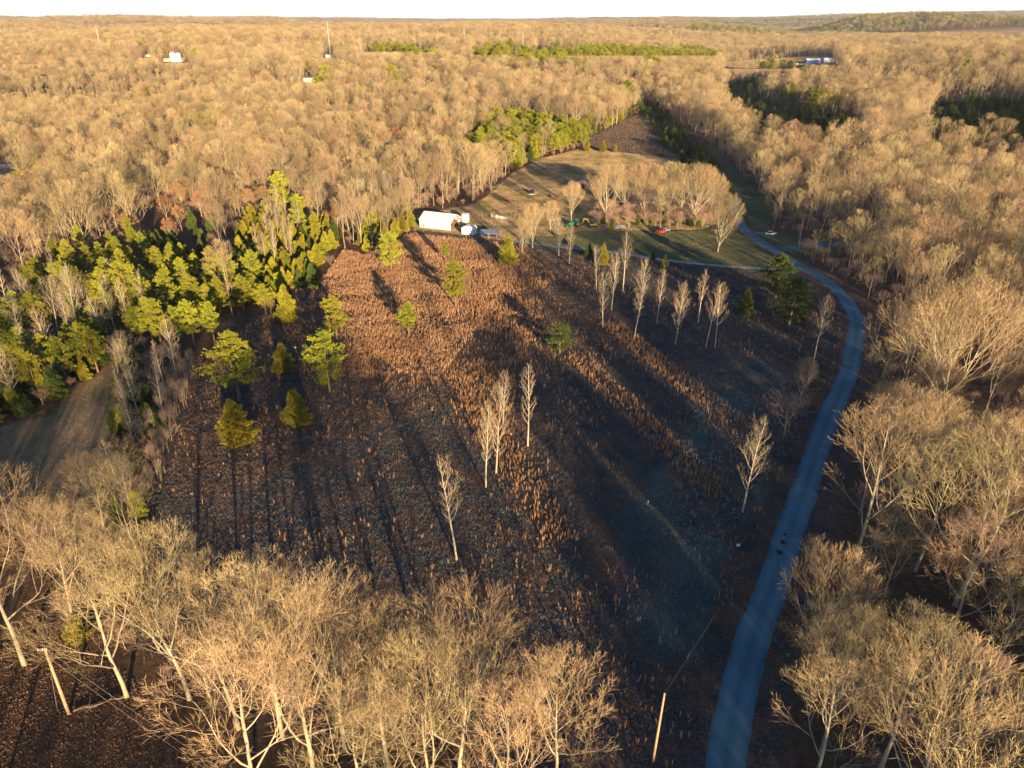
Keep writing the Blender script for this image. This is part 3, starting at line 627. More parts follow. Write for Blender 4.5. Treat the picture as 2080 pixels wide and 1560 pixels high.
#AREAS of smaller evergreens
def scatter(P, spacing, seed, keep=1.0):
    r = np.random.RandomState(seed); x0, y0 = P.min(0); x1, y1 = P.max(0)
    X, Y = np.meshgrid(np.arange(x0, x1, spacing), np.arange(y0, y1, spacing)); X = X.ravel() + r.uniform(-.45, .45, X.size) * spacing; Y = Y.ravel() + r.uniform(-.45, .45, Y.size) * spacing
    k = inside(P, X, Y) & (r.rand(X.size) < keep); return X[k], Y[k]
OPEN['young'] = young = poly([(425, 620), (470, 520), (500, 445), (600, 440), (640, 460), (700, 475), (700, 505), (655, 560), (600, 590), (560, 635), (480, 640)])
def cedar_area(P, sp, seed, hl, hh, label, group, dark=.3, keep=1.0, pinef=0.0):
    X, Y = scatter(P, sp, seed, keep)
    for x, y in zip(X, Y):
        v = RR.choice(DCEDAR if RR.random() < dark else CEDAR); nm, ct = "cedar_tree", "cedar"
        if RR.random() < pinef: v = RR.choice(PINE); nm, ct = "pine_tree", "pine tree"
        plant(nm, v, (x, y, gz(x, y) - .1), RR.uniform(hl, hh), label if ct == "cedar" else label.replace("cedar", "pine"), ct, group.replace("cedars", "pines") if ct != "cedar" else group, ws=RR.uniform(.85, 1.15))
cedar_area(young, 5.4, 21, 6.5, 9.5, 'golden green cedar in the dense young stand between the wood and the field', 'cedars of the young stand', .12, .95, .12)
cedar_area(poly([(240, 730), (300, 740), (330, 880), (285, 1060), (225, 1080), (238, 900)]), 4.2, 22, 4, 9, 'dark cedar in the hedge between the left meadow and the field', 'cedars of the left hedge', .8, .8)
cedar_area(poly([(-80, 900), (-80, 800), (60, 790), (150, 740), (240, 690), (240, 735), (140, 800), (80, 838)]), 5.0, 23, 5, 9, 'cedar along the upper edge of the left meadow', 'cedars above the left meadow', .5, .85)
cedar_area(poly([(715, 500), (745, 470), (830, 440), (842, 452), (832, 468), (780, 498), (740, 518)]), 5.0, 24, 5, 10, 'yellow cedar at the foot of the wood left of the barn', 'cedars left of the barn', .2, .8)
cedar_area(poly([(1035, 352), (1095, 318), (1150, 300), (1195, 283), (1290, 232), (1285, 226), (1180, 270), (1080, 308), (1025, 340)]), 7.0, 25, 8, 14, 'cedar along the sunny upper edge of the pasture', 'cedars above the pasture', .2, .75)
cedar_area(poly([(1200, 456), (1200, 449), (1440, 452), (1440, 462)]), 4.5, 26, 3, 6, 'dark low cedar under the grove by the house', 'cedars under the grove', .7, .8)
OPEN['gapd'] = gapd = poly([(290, 520), (300, 470), (420, 450), (480, 470), (440, 560), (330, 590)])
cedar_area(gapd, 8, 28, 6, 9, 'dark cedar in the shaded gap of the left wood', 'cedars in the dark gap', .95, .7)
XN, YN = scatter(poly([(520, 560), (600, 560), (625, 480), (560, 440)]), 7, 31)
for x, y in zip(XN, YN): plant("slim_bare_tree", RR.choice(SLIM), (x, y, gz(x, y)), RR.uniform(13, 17), 'slim pale bare tree rising out of the young cedar stand', "bare tree", "slim trees in the young cedar stand", ws=.8)
XN, YN = scatter(poly([(690, 490), (760, 470), (830, 430), (800, 400), (700, 440)]), 6, 32)
for x, y in zip(XN, YN): plant("slim_bare_tree", RR.choice(SLIM), (x, y, gz(x, y)), RR.uniform(14, 19), 'slim pale bare tree in the belt left of the barn', "bare tree", "slim trees left of the barn", ws=1)
for i, (px, py) in enumerate([(340, 450), (370, 470), (435, 425), (445, 455), (510, 435), (480, 440), (540, 430), (470, 400), (350, 495), (410, 440)]):
    plant_px("brown_leaved_tree", LEAFY[i % 2], px, py, py - 50, 'bare tree still holding brown leaves at the top of the dark gap', "leafy tree", "brown-leaved trees in the left wood")
for i, (px, py, hh) in enumerate([(1925, 1180, 7), (1980, 1130, 5), (1890, 1150, 6), (2040, 1200, 6)]):
    plant("golden_leaved_tree", GOLD[0], at(px, py), hh, 'small understorey tree with golden orange leaves in the lower right wood', "leafy tree", "golden-leaved saplings lower right")
for i, (px, py, hh) in enumerate([(2060, 1230, 7), (2075, 1290, 5), (160, 1300, 5), (1240, 470, 4)]):
    plant("cedar_tree", CEDAR[i % 3], at(px, py), hh, ['small green cedar under the bare trees at the lower right frame edge', 'lower small cedar at the lower right frame edge', 'small green cedar under the oaks above the left pole', 'yellow cedar at the left foot of the grove by the house'][i], "cedar")
# saplings: a thicket at the field's left edge
XN, YN = scatter(poly([(300, 1010), (290, 900), (320, 850), (370, 760), (400, 740), (390, 800), (350, 900), (330, 1010)]), 2.6, 33, .8)
for x, y in zip(XN, YN): plant("sapling", SHRUB[RR.randrange(2)], (x, y, gz(x, y)), RR.uniform(4, 7), 'slender brown bare sapling in the thicket at the left field edge', "sapling", "saplings at the left field edge", ws=.45)
XN, YN = scatter(poly([(-60, 860), (-60, 660), (60, 610), (180, 590), (300, 610), (330, 700), (240, 735), (140, 790), (40, 830)]), 7.0, 35, .75)
for x, y in zip(XN, YN):
    if RR.random() < .42: plant("pine_tree", RR.choice(PINE), (x, y, gz(x, y)), RR.uniform(10, 13), 'pine in the belt above the left meadow', "pine tree", "pines above the left meadow")
    else: plant("slim_bare_tree", RR.choice(SLIM), (x, y, gz(x, y)), RR.uniform(12, 18), 'slim bare tree in the belt above the left meadow', "bare tree", "slim trees above left meadow", ws=RR.uniform(1, 1.4))
for px, py, pt, v, lab in [(1668, 1530, 1235, 1, 'bare tree leaning over the right road edge near the bottom, rear'), (1640, 1620, 1330, 3, 'bare tree at the right road edge on the bottom frame edge'), (1790, 1560, 1250, 4, 'wide bare tree in the lower right corner, second from the road'), (1850, 1700, 1330, 2, 'low wide bare tree on the bottom frame edge at right')]:
    plant_px("bare_tree", OAK[v], px, py, pt, lab, "bare tree")
HANDXY = [(o.location.x, o.location.y) for o in scene.objects if o.get("category") == "bare tree" and o.location.y > 20]
OPEN['pinebelt'] = pb = poly([(60, 640), (60, 560), (160, 520), (300, 500), (440, 560), (480, 600), (470, 650), (430, 710), (300, 700)])
LANES = [(p.x, p.y) for p in (at(1500, 870), at(1450, 1000), at(150, 900), at(1130, 1080))]
XN, YN = scatter(pb, 6.8, 36, .8)
for x, y in zip(XN, YN):
    if min(math.hypot(x - o.location.x, y - o.location.y) for o in scene.objects if o.get("category") == "pine tree") < 3.6: continue
    if RR.random() < .3: plant("cedar_tree", RR.choice(CEDAR), (x, y, gz(x, y)), RR.uniform(6, 9), 'cedar in the pine belt left of the field', "cedar", "cedars among the left pines")
    else: plant("pine_tree", RR.choice(PINE), (x, y, gz(x, y)), RR.uniform(8, 14), 'pine in the pine belt left of the field', "pine tree", "pines left of the field", ws=RR.uniform(.62, .9))
XN, YN = scatter(poly([(240, 740), (290, 740), (300, 880), (275, 1040), (235, 1060), (240, 900)]), 6.5, 37, .8)
for x, y in zip(XN, YN): plant("slim_bare_tree", RR.choice(SLIM), (x, y, gz(x, y)), RR.uniform(9, 13), 'slim bare tree in the left hedge', "bare tree", "slim trees in the left hedge", ws=1.3)
XN, YN = scatter(poly([(1195, 458), (1215, 436), (1300, 428), (1440, 432), (1460, 458), (1430, 464), (1320, 462), (1250, 464)]), 3.4, 38, .85)
for x, y in zip(XN, YN): plant("bare_bush", RR.choice(SHRUB), (x, y, gz(x, y)), RR.uniform(3, 6.5), 'bare brown bush in the thicket under the grove by the house', "bush", "bushes under the grove", ws=1.2)
#FOREST
rsf = np.random.RandomState(5)
def ring(y0, y1, sp, tlo=-.78, thi=.78, pad=60):
    Yr = np.arange(y0, y1, sp); xs = []; ys = []
    for yv in Yr:
        X = np.arange(tlo * max(yv, 1) - pad, thi * max(yv, 1) + pad, sp); xs.append(X + rsf.uniform(-.46, .46, X.size) * sp); ys.append(yv + rsf.uniform(-.46, .46, X.size) * sp)
    return np.concatenate(xs), np.concatenate(ys)
sets = [ring(40, 270, 9.2), ring(270, 620, 8.2), ring(620, 1700, 9.5), ring(1700, 3200, 13), ring(3200, 5600, 24), ring(5600, 10500, 46)]
FX = np.concatenate([s[0] for s in sets]); FY = np.concatenate([s[1] for s in sets])
SC = np.concatenate([np.full(len(s[0]), k) for s, k in zip(sets, (1.0, 1.0, 1.05, 1.3, 2.0, 3.5))])
k = ~is_open(FX, FY)
# right-hand wood only near the camera; the bottom row is placed by hand
BR = poly([(-40, 1080), (100, 1080), (225, 1095), (300, 1200), (640, 1300), (1000, 1400), (1460, 1500), (1460, 1750), (-40, 1950)])
k &= ~inside(BR, FX, FY)
for hx, hy in HANDXY: k &= np.hypot(FX - hx, FY - hy) > 5.0
HAND_BELT = poly([(-200, 880), (-200, 640), (30, 580), (300, 560), (470, 600), (440, 760), (350, 1060), (230, 1100), (200, 1050), (-50, 800)])
thin = inside(HAND_BELT, FX, FY); k &= ~thin
for P_ in (OPEN['pinebelt'],): k &= ~inside(P_, FX, FY)
for lx, ly in LANES:
    tt = -(FY - ly) / .944; k &= ~((tt > 5) & (tt < 130) & (np.abs(FX - (lx + .35 * tt)) < 4.5))
FX, FY, SC = FX[k], FY[k], SC[k]; FZ = hgt(FX, FY); FD = np.sqrt(FX ** 2 + FY ** 2)
FH = 20.5 * (0.70 + .5 * vnoise(FX, FY, 40, 21) + rsf.uniform(-.27, .25, FX.size))
k = rsf.rand(FX.size) > .30 * (vnoise(FX, FY, 28, 23) > .62); FX, FY, SC, FZ, FD, FH = FX[k], FY[k], SC[k], FZ[k], FD[k], FH[k]
edge = road_dist(FX[FD < 900], FY[FD < 900]); tmp = np.ones(FX.size); tmp[FD < 900] = .72 + .28 * ss(6, 22, edge); FH *= tmp
# pines among the woods
CAPS = [(328, 388, 128, 0), (1608, 1700, 132, 0), (1468, 1640, 140, 0), (1088, 1457, 114, 0), (735, 885, 106, 0), (958, 1085, 112, 0), (-20, 36, 357, 0), (610, 656, 168, 0), (655, 682, 118, 0), (286, 312, 118, 0)]
FPX = 1040 + F * FX / (FY * CP + CAMH * SP)
FPX = 1040 + F * FX / (FY * CP - (FZ + 10 - CAMH) * SP)
for a_, b_, row_, _ in CAPS:
    D_ = at((a_ + b_) / 2, row_).y; _, dy_, dz_ = ray(0, row_); k = (FPX > a_) & (FPX < b_) & (FY < D_ - 2) & (FY > D_ * .45)
    FH[k] = np.minimum(FH[k], CAMH + dz_ / dy_ * FY[k] - FZ[k])
k = FH > 5.0; FX, FY, SC, FZ, FD, FH = FX[k], FY[k], SC[k], FZ[k], FD[k], FH[k]
PP = [poly(p, 17) for p in ([(1085, 120), (1120, 100), (1450, 97), (1455, 108), (1300, 112), (1190, 116), (1170, 128), (1100, 130)],
                        [(735, 88), (800, 84), (880, 96), (870, 106), (790, 95)], [(960, 92), (1010, 84), (1080, 90), (1040, 112), (980, 108)],
                        [(930, 240), (1000, 225), (1080, 205), (1170, 205), (1200, 245), (1130, 268), (1090, 300), (1050, 312), (1000, 280), (950, 260)])]
isp = np.zeros(FX.size, bool)
QX = FX + (vnoise(FX, FY, 45, 63) - .5) * 70; QY = FY + (vnoise(FX, FY, 45, 64) - .5) * 260 * ss(500, 1500, FD)
for i, P in enumerate(PP): isp |= inside(P, QX, QY) & (rsf.rand(FX.size) < (.93, .5, .6, .9)[i])
PD = [poly(p) for p in ([(560, 160), (900, 150), (900, 250), (640, 260)], [(310, 240), (480, 250), (480, 290), (310, 280)], [(1500, 200), (1700, 230), (1740, 290), (1560, 270)])]
for i, P in enumerate(PD): isp |= inside(P, FX, FY) & (rsf.rand(FX.size) < (.03, .26, .35)[i])
isp |= (FD > 450) & (rsf.rand(FX.size) < .006)
isp |= (FX / FY > .22) & (FD > 3100) & (rsf.rand(FX.size) < .45)
isl = (~isp) & (FD > 300) & (FD < 1500) & (FX < 0) & (rsf.rand(FX.size) < .05 + .22 * (vnoise(FX, FY, 60, 31) > .72))
bare = np.where(~isp & ~isl)[0]; order = bare[np.argsort(np.where(FY[bare] > 45, FD[bare] + 0 * FX[bare], 1e9))]
inview = (np.abs(FX[order]) < .66 * (FY[order] + 40))
order = order[inview]
NIND = 300 - sum(1 for o in scene.objects if o.get("category") == "bare tree")
ind = set(order[:max(60, NIND)].tolist()); dmax = FD[order[:max(60, NIND)]].max()
def zone(x, y, px):
    if x > 0:
        if y < 75: return 'bare tree in the lower right corner wood, right of the road', 'bare trees in lower right corner'
        if y < 115: return 'bare tree in the right wood beside the straight lower stretch of road', 'bare trees right of lower road'
        if y < 165: return 'bare tree in the right wood, between the road straight and the bend', 'bare trees right of middle road'
        return 'bare tree in the right wood outside the road bend', 'bare trees outside road bend'
    return 'bare tree in the left wood, beyond the left meadow', 'bare trees beyond left meadow'
for i in sorted(ind):
    x, y = float(FX[i]), float(FY[i]); lab, grp = zone(x, y, 0)
    if FD[i] < 150: var = RR.choice(OAK + REDOAK) if RR.random() < .9 else RR.choice(FAN)
    else: var = RR.choice(MID)
    plant("bare_tree", var, (x, y, float(FZ[i]) - .1), float(FH[i]), lab, "bare tree", grp, ws=RR.uniform(.9, 1.2))
rest = np.array([i for i in bare if i not in ind]); 
print("forest: individuals", len(ind), "to", dmax, "rest", len(rest), "pines", isp.sum(), COUNT)
# woods behind the camera throw the near shade
bx, by = [], []
for yv in np.arange(-170, -30, 8.5):
    X = np.arange(-130, 260, 8.5); bx.append(X + rsf.uniform(-4, 4, X.size)); by.append(np.full(X.size, yv) + rsf.uniform(-4, 4, X.size))
for yv in np.arange(-30, 42, 8.5):
    X = np.arange(44 , 200, 8.5); bx.append(X + rsf.uniform(-4, 4, X.size)); by.append(np.full(X.size, yv) + rsf.uniform(-4, 4, X.size))
for yv in np.arange(-25, 50, 8.5):
    X = np.arange(-125, -62, 8.5); bx.append(X + rsf.uniform(-3, 3, X.size)); by.append(np.full(X.size, yv) + rsf.uniform(-3, 3, X.size))
bx = np.concatenate(bx); by = np.concatenate(by)

def gn_forest(name, variants, X, Y, Z, H, label, cat, seed, wide=1.0):
    r = np.random.RandomState(seed); n = len(X)
    me = bpy.data.meshes.new(name); me.vertices.add(n); me.vertices.foreach_set("co", np.stack([X, Y, Z - .15], 1).astype(np.float32).ravel())
    s = H / BASEH[id(variants[0])]; w = s * r.uniform(.8, 1.2, n) * wide
    a = me.attributes.new("tscale", 'FLOAT_VECTOR', 'POINT'); a.data.foreach_set("vector", np.stack([w, w, s], 1).astype(np.float32).ravel())
    a = me.attributes.new("trot", 'FLOAT_VECTOR', 'POINT'); a.data.foreach_set("vector", np.stack([r.normal(0, .05, n), r.normal(0, .05, n), r.uniform(0, 6.28, n)], 1).astype(np.float32).ravel())
    a = me.attributes.new("tvar", 'INT', 'POINT'); a.data.foreach_set("value", r.randint(0, len(variants), n).astype(np.int32))
    o = bpy.data.objects.new(name, me); link(o); tag(o, label, cat, None, "stuff")
    ng = bpy.data.node_groups.new(name, 'GeometryNodeTree'); ng.interface.new_socket("Geometry", in_out='INPUT', socket_type='NodeSocketGeometry'); ng.interface.new_socket("Geometry", in_out='OUTPUT', socket_type='NodeSocketGeometry')
    N = ng.nodes; L = ng.links; gi = N.new("NodeGroupInput"); go = N.new("NodeGroupOutput")
    iop = N.new("GeometryNodeInstanceOnPoints"); jn = N.new("GeometryNodeJoinGeometry")
    for v in variants:
        src = [ob for ob in scene.objects if ob.data is v[1]][0]; tk = [ob for ob in src.parent.children if ob.data is v[0]][0]
        j2 = N.new("GeometryNodeJoinGeometry")
        for ob in (src, tk):
            oi = N.new("GeometryNodeObjectInfo"); oi.transform_space = 'ORIGINAL'; oi.inputs["Object"].default_value = ob; L.new(oi.outputs["Geometry"], j2.inputs[0])
        gti = N.new("GeometryNodeGeometryToInstance"); L.new(j2.outputs[0], gti.inputs[0]); L.new(gti.outputs[0], jn.inputs[0])
    mtp = N.new("GeometryNodeMeshToPoints"); L.new(gi.outputs[0], mtp.inputs[0])
    L.new(mtp.outputs[0], iop.inputs["Points"]); L.new(jn.outputs[0], iop.inputs["Instance"]); iop.inputs["Pick Instance"].default_value = True
    def na(nm, t):
        q = N.new("GeometryNodeInputNamedAttribute"); q.data_type = t; q.inputs["Name"].default_value = nm; return [s_ for s_ in q.outputs if s_.enabled and s_.name == "Attribute"][0]
    L.new(na("tvar", 'INT'), iop.inputs["Instance Index"]); L.new(na("tscale", 'FLOAT_VECTOR'), iop.inputs["Scale"])
    e2r = N.new("FunctionNodeEulerToRotation"); L.new(na("trot", 'FLOAT_VECTOR'), e2r.inputs[0]); L.new(e2r.outputs[0], iop.inputs["Rotation"])
    L.new(iop.outputs[0], go.inputs[0]); md = o.modifiers.new("trees", 'NODES'); md.node_group = ng
    return o
AX = np.concatenate([FX[rest], bx]); AY = np.concatenate([FY[rest], by]); AZ = np.concatenate([FZ[rest], np.zeros(len(bx))])
AH = np.concatenate([FH[rest], rsf.uniform(16, 20, len(bx)) + 3.0 * (bx > 60)]); AS = np.concatenate([SC[rest], np.ones(len(bx))])
used = set(ob.data.name for ob in scene.objects if ob.type == 'MESH')
for v in MID:
    if v[1].name not in used: print("unused mid variant")
for b_, (lo, hi, wd) in enumerate([(0, 1.01, 1.05), (1.01, 1.1, 1.1), (1.1, 1.5, 1.4), (1.5, 3, 2.5), (3, 9, 5.0)]):
    q = (AS >= lo) & (AS < hi)
    if q.sum(): gn_forest(["woodland", "woodland", "distant_forest", "distant_forest", "horizon_forest"][b_], MID, AX[q], AY[q], AZ[q], AH[q],
                          ['bare winter woodland around the farm and the field', 'bare winter woodland on the rising ground beyond the farm', 'bare winter forest covering the middle distance', 'bare winter forest on the far ridges', 'bluish forest on the last ridges at the horizon'][b_], "forest", 50 + b_, wd)
pi = np.where(isp)[0]; pn = pi[FD[pi] < 520]; 
PH = np.where(SC[pi] > 1.01, 21, 14) * rsf.uniform(.85, 1.12, len(pi))
gn_forest("pine_wood", PINE, FX[pi], FY[pi], FZ[pi], PH, 'green pines in patches and a plantation among the bare forest', "forest", 61, 1.25)
li = np.where(isl)[0]
gn_forest("leafy_underwood", LEAFY, FX[li], FY[li], FZ[li], FH[li] * .62, 'brown-leaved trees scattered through the bare wood at left', "forest", 62, 1.1)
ux, uy = ring(60, 620, 7.0); k = ~is_open(ux, uy) & ~inside(OPEN['young'], ux, uy) & (road_dist(ux, uy) > 7.5) & ~inside(OPEN['polelot'], ux, uy); ux, uy = ux[k], uy[k]
M['brush'] = 1
gn_forest("underbrush", SHRUB, ux, uy, hgt(ux, uy), rsf.uniform(2.2, 6.0, len(ux)), 'bare brown underbrush on the floor of the woods', "brush", 63, 1.3)
sx_, sy_ = [], []
for nm_, sp_ in (('seam', 8), ('seam2', 8), ('seam3', 9)):
    a_, b_ = scatter(OPEN[nm_], sp_, 90, .85); sx_.append(a_); sy_.append(b_)
sx_ = np.concatenate(sx_); sy_ = np.concatenate(sy_)
gn_forest("shade_dark_evergreens", DCEDAR, sx_, sy_, hgt(sx_, sy_), rsf.uniform(3.5, 9, len(sx_)), 'evergreens coloured dark for the shade of the creek bottoms at right', "forest", 64, 1.3)  # dark cedars planted so their colour supplies the shade of these bands
#GRASS
def blades(name, X, Y, H, W, nb, spread, m, label, cat, seed, lean=.25):
    r = np.random.RandomState(seed); n = len(X); K = n * nb
    x = np.repeat(X, nb) + r.normal(0, 1, K) * spread; y = np.repeat(Y, nb) + r.normal(0, 1, K) * spread; h = np.repeat(H, nb) * r.uniform(.6, 1.15, K); z = np.repeat(hgt(X, Y), nb) - .03
    az = r.uniform(0, 6.28, K); w = W * r.uniform(.6, 1.4, K); dx = r.normal(0, lean, K) * h; dy = r.normal(0, lean, K) * h
    c, s = np.cos(az) * w, np.sin(az) * w
    V = np.stack([np.stack([x - c * .6, y - s * .6, z], 1), np.stack([x + c * .6, y + s * .6, z], 1), np.stack([x + c + dx * .7, y + s + dy * .7, z + h * .75], 1), np.stack([x + dx, y + dy, z + h], 1), np.stack([x - c + dx * .7, y - s + dy * .7, z + h * .75], 1)], 1).reshape(-1, 3)
    me = np_mesh(name, V, np.arange(K * 5).reshape(-1, 5), [m]); return tag(link(bpy.data.objects.new(name, me)), label, cat, None, "stuff")
def area_pts(P, dens, seed, fn=None):
    r = np.random.RandomState(seed); x0, y0 = P.min(0); x1, y1 = P.max(0); n = int((x1 - x0) * (y1 - y0) * dens); X = r.uniform(x0, x1, n); Y = r.uniform(y0, y1, n)
    k = inside(P, X, Y) & (road_dist(X, Y) > 4.5)
    if fn is not None: k &= r.rand(n) < fn(X, Y)
    return X[k], Y[k]
streak = lambda X, Y: np.clip(sum(((np.abs((X - lx) * .944 + (Y - ly) * .33) < 3.2) & (Y > ly - 3) & (Y < ly + 60)).astype(float) for lx, ly in LANES[:2] + LANES[3:]), 0, 1)  # extra orange tufts along the sun lanes paint the light streaks
litm = lambda X, Y: .55 * streak(X, Y) + np.clip(inside(LIT, X, Y) * 1.0 + .11, 0, 1) * np.clip((vnoise(X, Y, 11, 41) - .2) * 1.6 + .8 * (vnoise(X, Y, 3, 42) - .5), .08, 1) * (1 - .35 * inside(SW, X, Y))  # sunlight and shade of the field put into tuft density
X, Y = area_pts(OPEN['field'], 3.0, 71, litm)
blades("broom_sedge", X, Y, np.random.RandomState(1).uniform(.6, 1.5, len(X)), .026, 5, .07, M['sedge'], 'orange tufts of tall dry grass across the field', "grass", 72, .09)
UPW = poly([(300, 700), (440, 640), (690, 500), (1040, 490), (1200, 540), (1300, 700), (1000, 780), (700, 900), (480, 1000), (330, 1000)])
X, Y = area_pts(OPEN['field'], 5.0, 73, lambda X, Y: 1 - .85 * inside(SW, X + (vnoise(X, Y, 9, 71) - .5) * 18, Y + (vnoise(X, Y, 9, 72) - .5) * 18))
M['shadeweed'] = mat("grey dead weeds", (0.11, 0.115, 0.115), col2=(0.045, 0.052, 0.058), vscale=0.3)  # weed copy with the field's blue shade put into its colour
k = (inside(LIT, X + (vnoise(X, Y, 12, 75) - .5) * 30, Y + (vnoise(X, Y, 12, 76) - .5) * 30) | inside(UPW, X, Y)) | (np.random.RandomState(8).rand(len(X)) < .18)  # brown for the sunlit parts, blue-grey for shade: light put into weed colour
blades("dead_weeds", X[k], Y[k], np.random.RandomState(2).uniform(.15, .5, k.sum()), .04, 4, .2, M['weed'], 'low dead weeds coloured dull brown for the sunlit parts of the field', "grass", 74, .6)
blades("shade_grey_weeds", X[~k], Y[~k], np.random.RandomState(9).uniform(.12, .45, (~k).sum()), .04, 4, .2, M['shadeweed'], 'low dead weeds coloured blue-grey for the shaded part of the field', "grass", 75, .6)
M['frosty'] = mat("grey green grass", (0.30, 0.34, 0.30), col2=(0.10, 0.135, 0.12), vscale=0.15)
X, Y = area_pts(SW, 4.0, 83, lambda X, Y: np.clip((vnoise(X, Y, 13, 73) - .2) * 2, 0.1, 1) * inside(OPEN['field'], X, Y))
blades("grey_green_grass", X, Y, np.random.RandomState(12).uniform(.08, .3, len(X)), .05, 4, .22, M['frosty'], 'flattened grey-green grass in the shaded lower right of the field', "grass", 84, .6)
M['sunsedge'] = mat("sun-tinted broom sedge", (0.66, 0.41, 0.25), col2=(0.46, 0.25, 0.14), vscale=0.15, trans=0.25)  # paler sedge copy with sunlight put into its colour
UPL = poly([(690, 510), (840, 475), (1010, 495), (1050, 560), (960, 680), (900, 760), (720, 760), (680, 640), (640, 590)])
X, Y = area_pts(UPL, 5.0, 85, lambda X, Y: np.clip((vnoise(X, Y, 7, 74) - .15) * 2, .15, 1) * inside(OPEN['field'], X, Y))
blades("broom_sedge", X, Y, np.random.RandomState(13).uniform(.5, 1.2, len(X)), .03, 5, .09, M['sunsedge'], 'grass coloured pale orange for sunlight at the upper end of the field', "grass", 86, .1)
X, Y = area_pts(OPEN['farfield'], 1.2, 75)
blades("dead_weeds", X, Y, np.random.RandomState(3).uniform(.4, 1.1, len(X)), .05, 5, .2, M['weed'], 'brown weeds in the far shaded field beyond the pasture', "grass", 76, .2)
M['strawgrass'] = mat("dry pasture grass", (0.62, 0.40, 0.24), col2=(0.20, 0.19, 0.07), vscale=0.10, trans=0.2)
X, Y = area_pts(OPEN['pasture'], 9.0, 77)
blades("pasture_grass", X, Y, np.random.RandomState(4).uniform(.08, .28, len(X)), .05, 4, .22, M['strawgrass'], 'short dry tan grass over the horse pasture', "grass", 78, .5)
def near_road(lo, hi, dens, seed):
    r = np.random.RandomState(seed); n = int(170 * 230 * dens); X = r.uniform(-5, 165, n); Y = r.uniform(40, 330, n); d = road_dist(X, Y); k = (d > lo) & (d < hi); return X[k], Y[k]
X, Y = near_road(2.3, 5.2, 5.0, 87)
blades("verge_grass", X, Y, np.random.RandomState(14).uniform(.08, .35, len(X)), .045, 5, .18, M['weed'], 'ragged brown grass and leaves along both road verges', "grass", 88, .5)
M['litter'] = mat("fallen leaves", (0.26, 0.15, 0.085), col2=(0.10, 0.06, 0.04), vscale=0.3)
X, Y = area_pts(OPEN['polelot'], 7.0, 89)
blades("leaf_litter", X, Y, np.random.RandomState(15).uniform(.04, .22, len(X)), .07, 3, .2, M['litter'], 'fallen leaves and dead stems on the dark ground round the left pole', "leaves", 90, 1.0)
M['lawngrass'] = mat("patchy winter lawn", (0.10, 0.135, 0.055), col2=(0.27, 0.20, 0.11), vscale=0.11)
for zz in ('lawn', 'lane'):
    X, Y = area_pts(OPEN[zz], 7.0, 91)
    blades("lawn_grass", X, Y, np.random.RandomState(16).uniform(.04, .15, len(X)), .06, 4, .2, M['lawngrass'], {'lawn': 'patchy green lawn grass between the driveway and the grove', 'lane': 'dull shaded grass in the strip beside the far road'}[zz], "grass", 92, .5)
X, Y = area_pts(OPEN['farclear'], .5, 81)
blades("distant_grass", X, Y, np.random.RandomState(6).uniform(.3, .7, len(X)), .12, 5, .5, M['strawgrass'], 'dry tan grass in the far clearing', "grass", 82, .5)
M['meadowgrass'] = mat("brown meadow grass", (0.20, 0.145, 0.095), col2=(0.085, 0.08, 0.05), vscale=0.10, trans=0.1)
X, Y = area_pts(OPEN['meadow'], 9.0, 79)
blades("meadow_grass", X, Y, np.random.RandomState(5).uniform(.06, .2, len(X)), .05, 4, .22, M['meadowgrass'], 'short dry brown grass over the left meadow', "grass", 80, .5)
#OBJECTS
exec_objects = True
def wall_open(): pass
def rootpx(name, px, py, rz, label, cat, group=None, dz=0.0):
    b = at(px, py); o = empty(name, (b.x, b.y, b.z + dz), rz); tag(o, label, cat, group); return o
# barn
bn = rootpx("barn", 884, 465, R(-23), 'long white metal barn with an open right gable end', "barn")
L_, D_, He, Hr = 15.0, 10.0, 3.4, 5.8
m_ = MB(); m_.box(-L_/2, L_/2, 0, .12, 0, He); m_.box(-L_/2, L_/2, D_ - .12, D_, 0, He)
m_.prism([(.12, 0), (D_ - .12, 0), (D_ - .12, He), (D_/2, Hr - .1), (.12, He)], 0, .1)
v0 = len(m_.v) - 10
for i in range(v0, len(m_.v)): x, y, z_ = m_.v[i]; m_.v[i] = (-L_/2 + y, x, z_)
m_.build("wall", M['white'], bn)
m_ = MB()
for s_ in (0, 1):
    y0 = -.4 if s_ == 0 else D_ + .4; zz = He - .18
    m_.add([(-L_/2 - .3, y0, zz), (L_/2 + .5, y0, zz), (L_/2 + .5, D_/2, Hr), (-L_/2 - .3, D_/2, Hr), (-L_/2 - .3, y0, zz + .12), (L_/2 + .5, y0, zz + .12), (L_/2 + .5, D_/2, Hr + .12), (-L_/2 - .3, D_/2, Hr + .12)],
           [(0, 1, 2, 3), (7, 6, 5, 4), (0, 4, 5, 1), (1, 5, 6, 2), (3, 7, 4, 0)])
for i in range(int(L_ / .9)): 
    x = -L_/2 + i * .9 + .3
    m_.add([(x, -.4, He - .04), (x + .06, -.4, He - .04), (x + .06, D_/2, Hr + .15), (x, D_/2, Hr + .15)], [(0, 1, 2, 3)])
m_.build("roof", M['white'], bn)
m_ = MB()
for y in (.3, D_ * .33, D_ * .66, D_ - .3): m_.box(L_/2 - .25, L_/2 - .02, y - .1, y + .1, 0, He + (Hr - He) * (1 - abs(y - D_/2) / (D_/2)) - .25)
m_.box(L_/2 - .2, L_/2 - .05, .2, D_ - .2, He - .3, He - .05); m_.box(L_/2 - .3, L_/2 + .05, .15, 2.6, 0, 1.9)
m_.build("frame", M['brownwood'], bn)
m_ = MB(); m_.box(-2, 5, 3, 8, 0, 1.8); m_.box(4, 6, 6, 9, 0, 2.4); m_.build("stored_hay", M['brownwood'], bn)
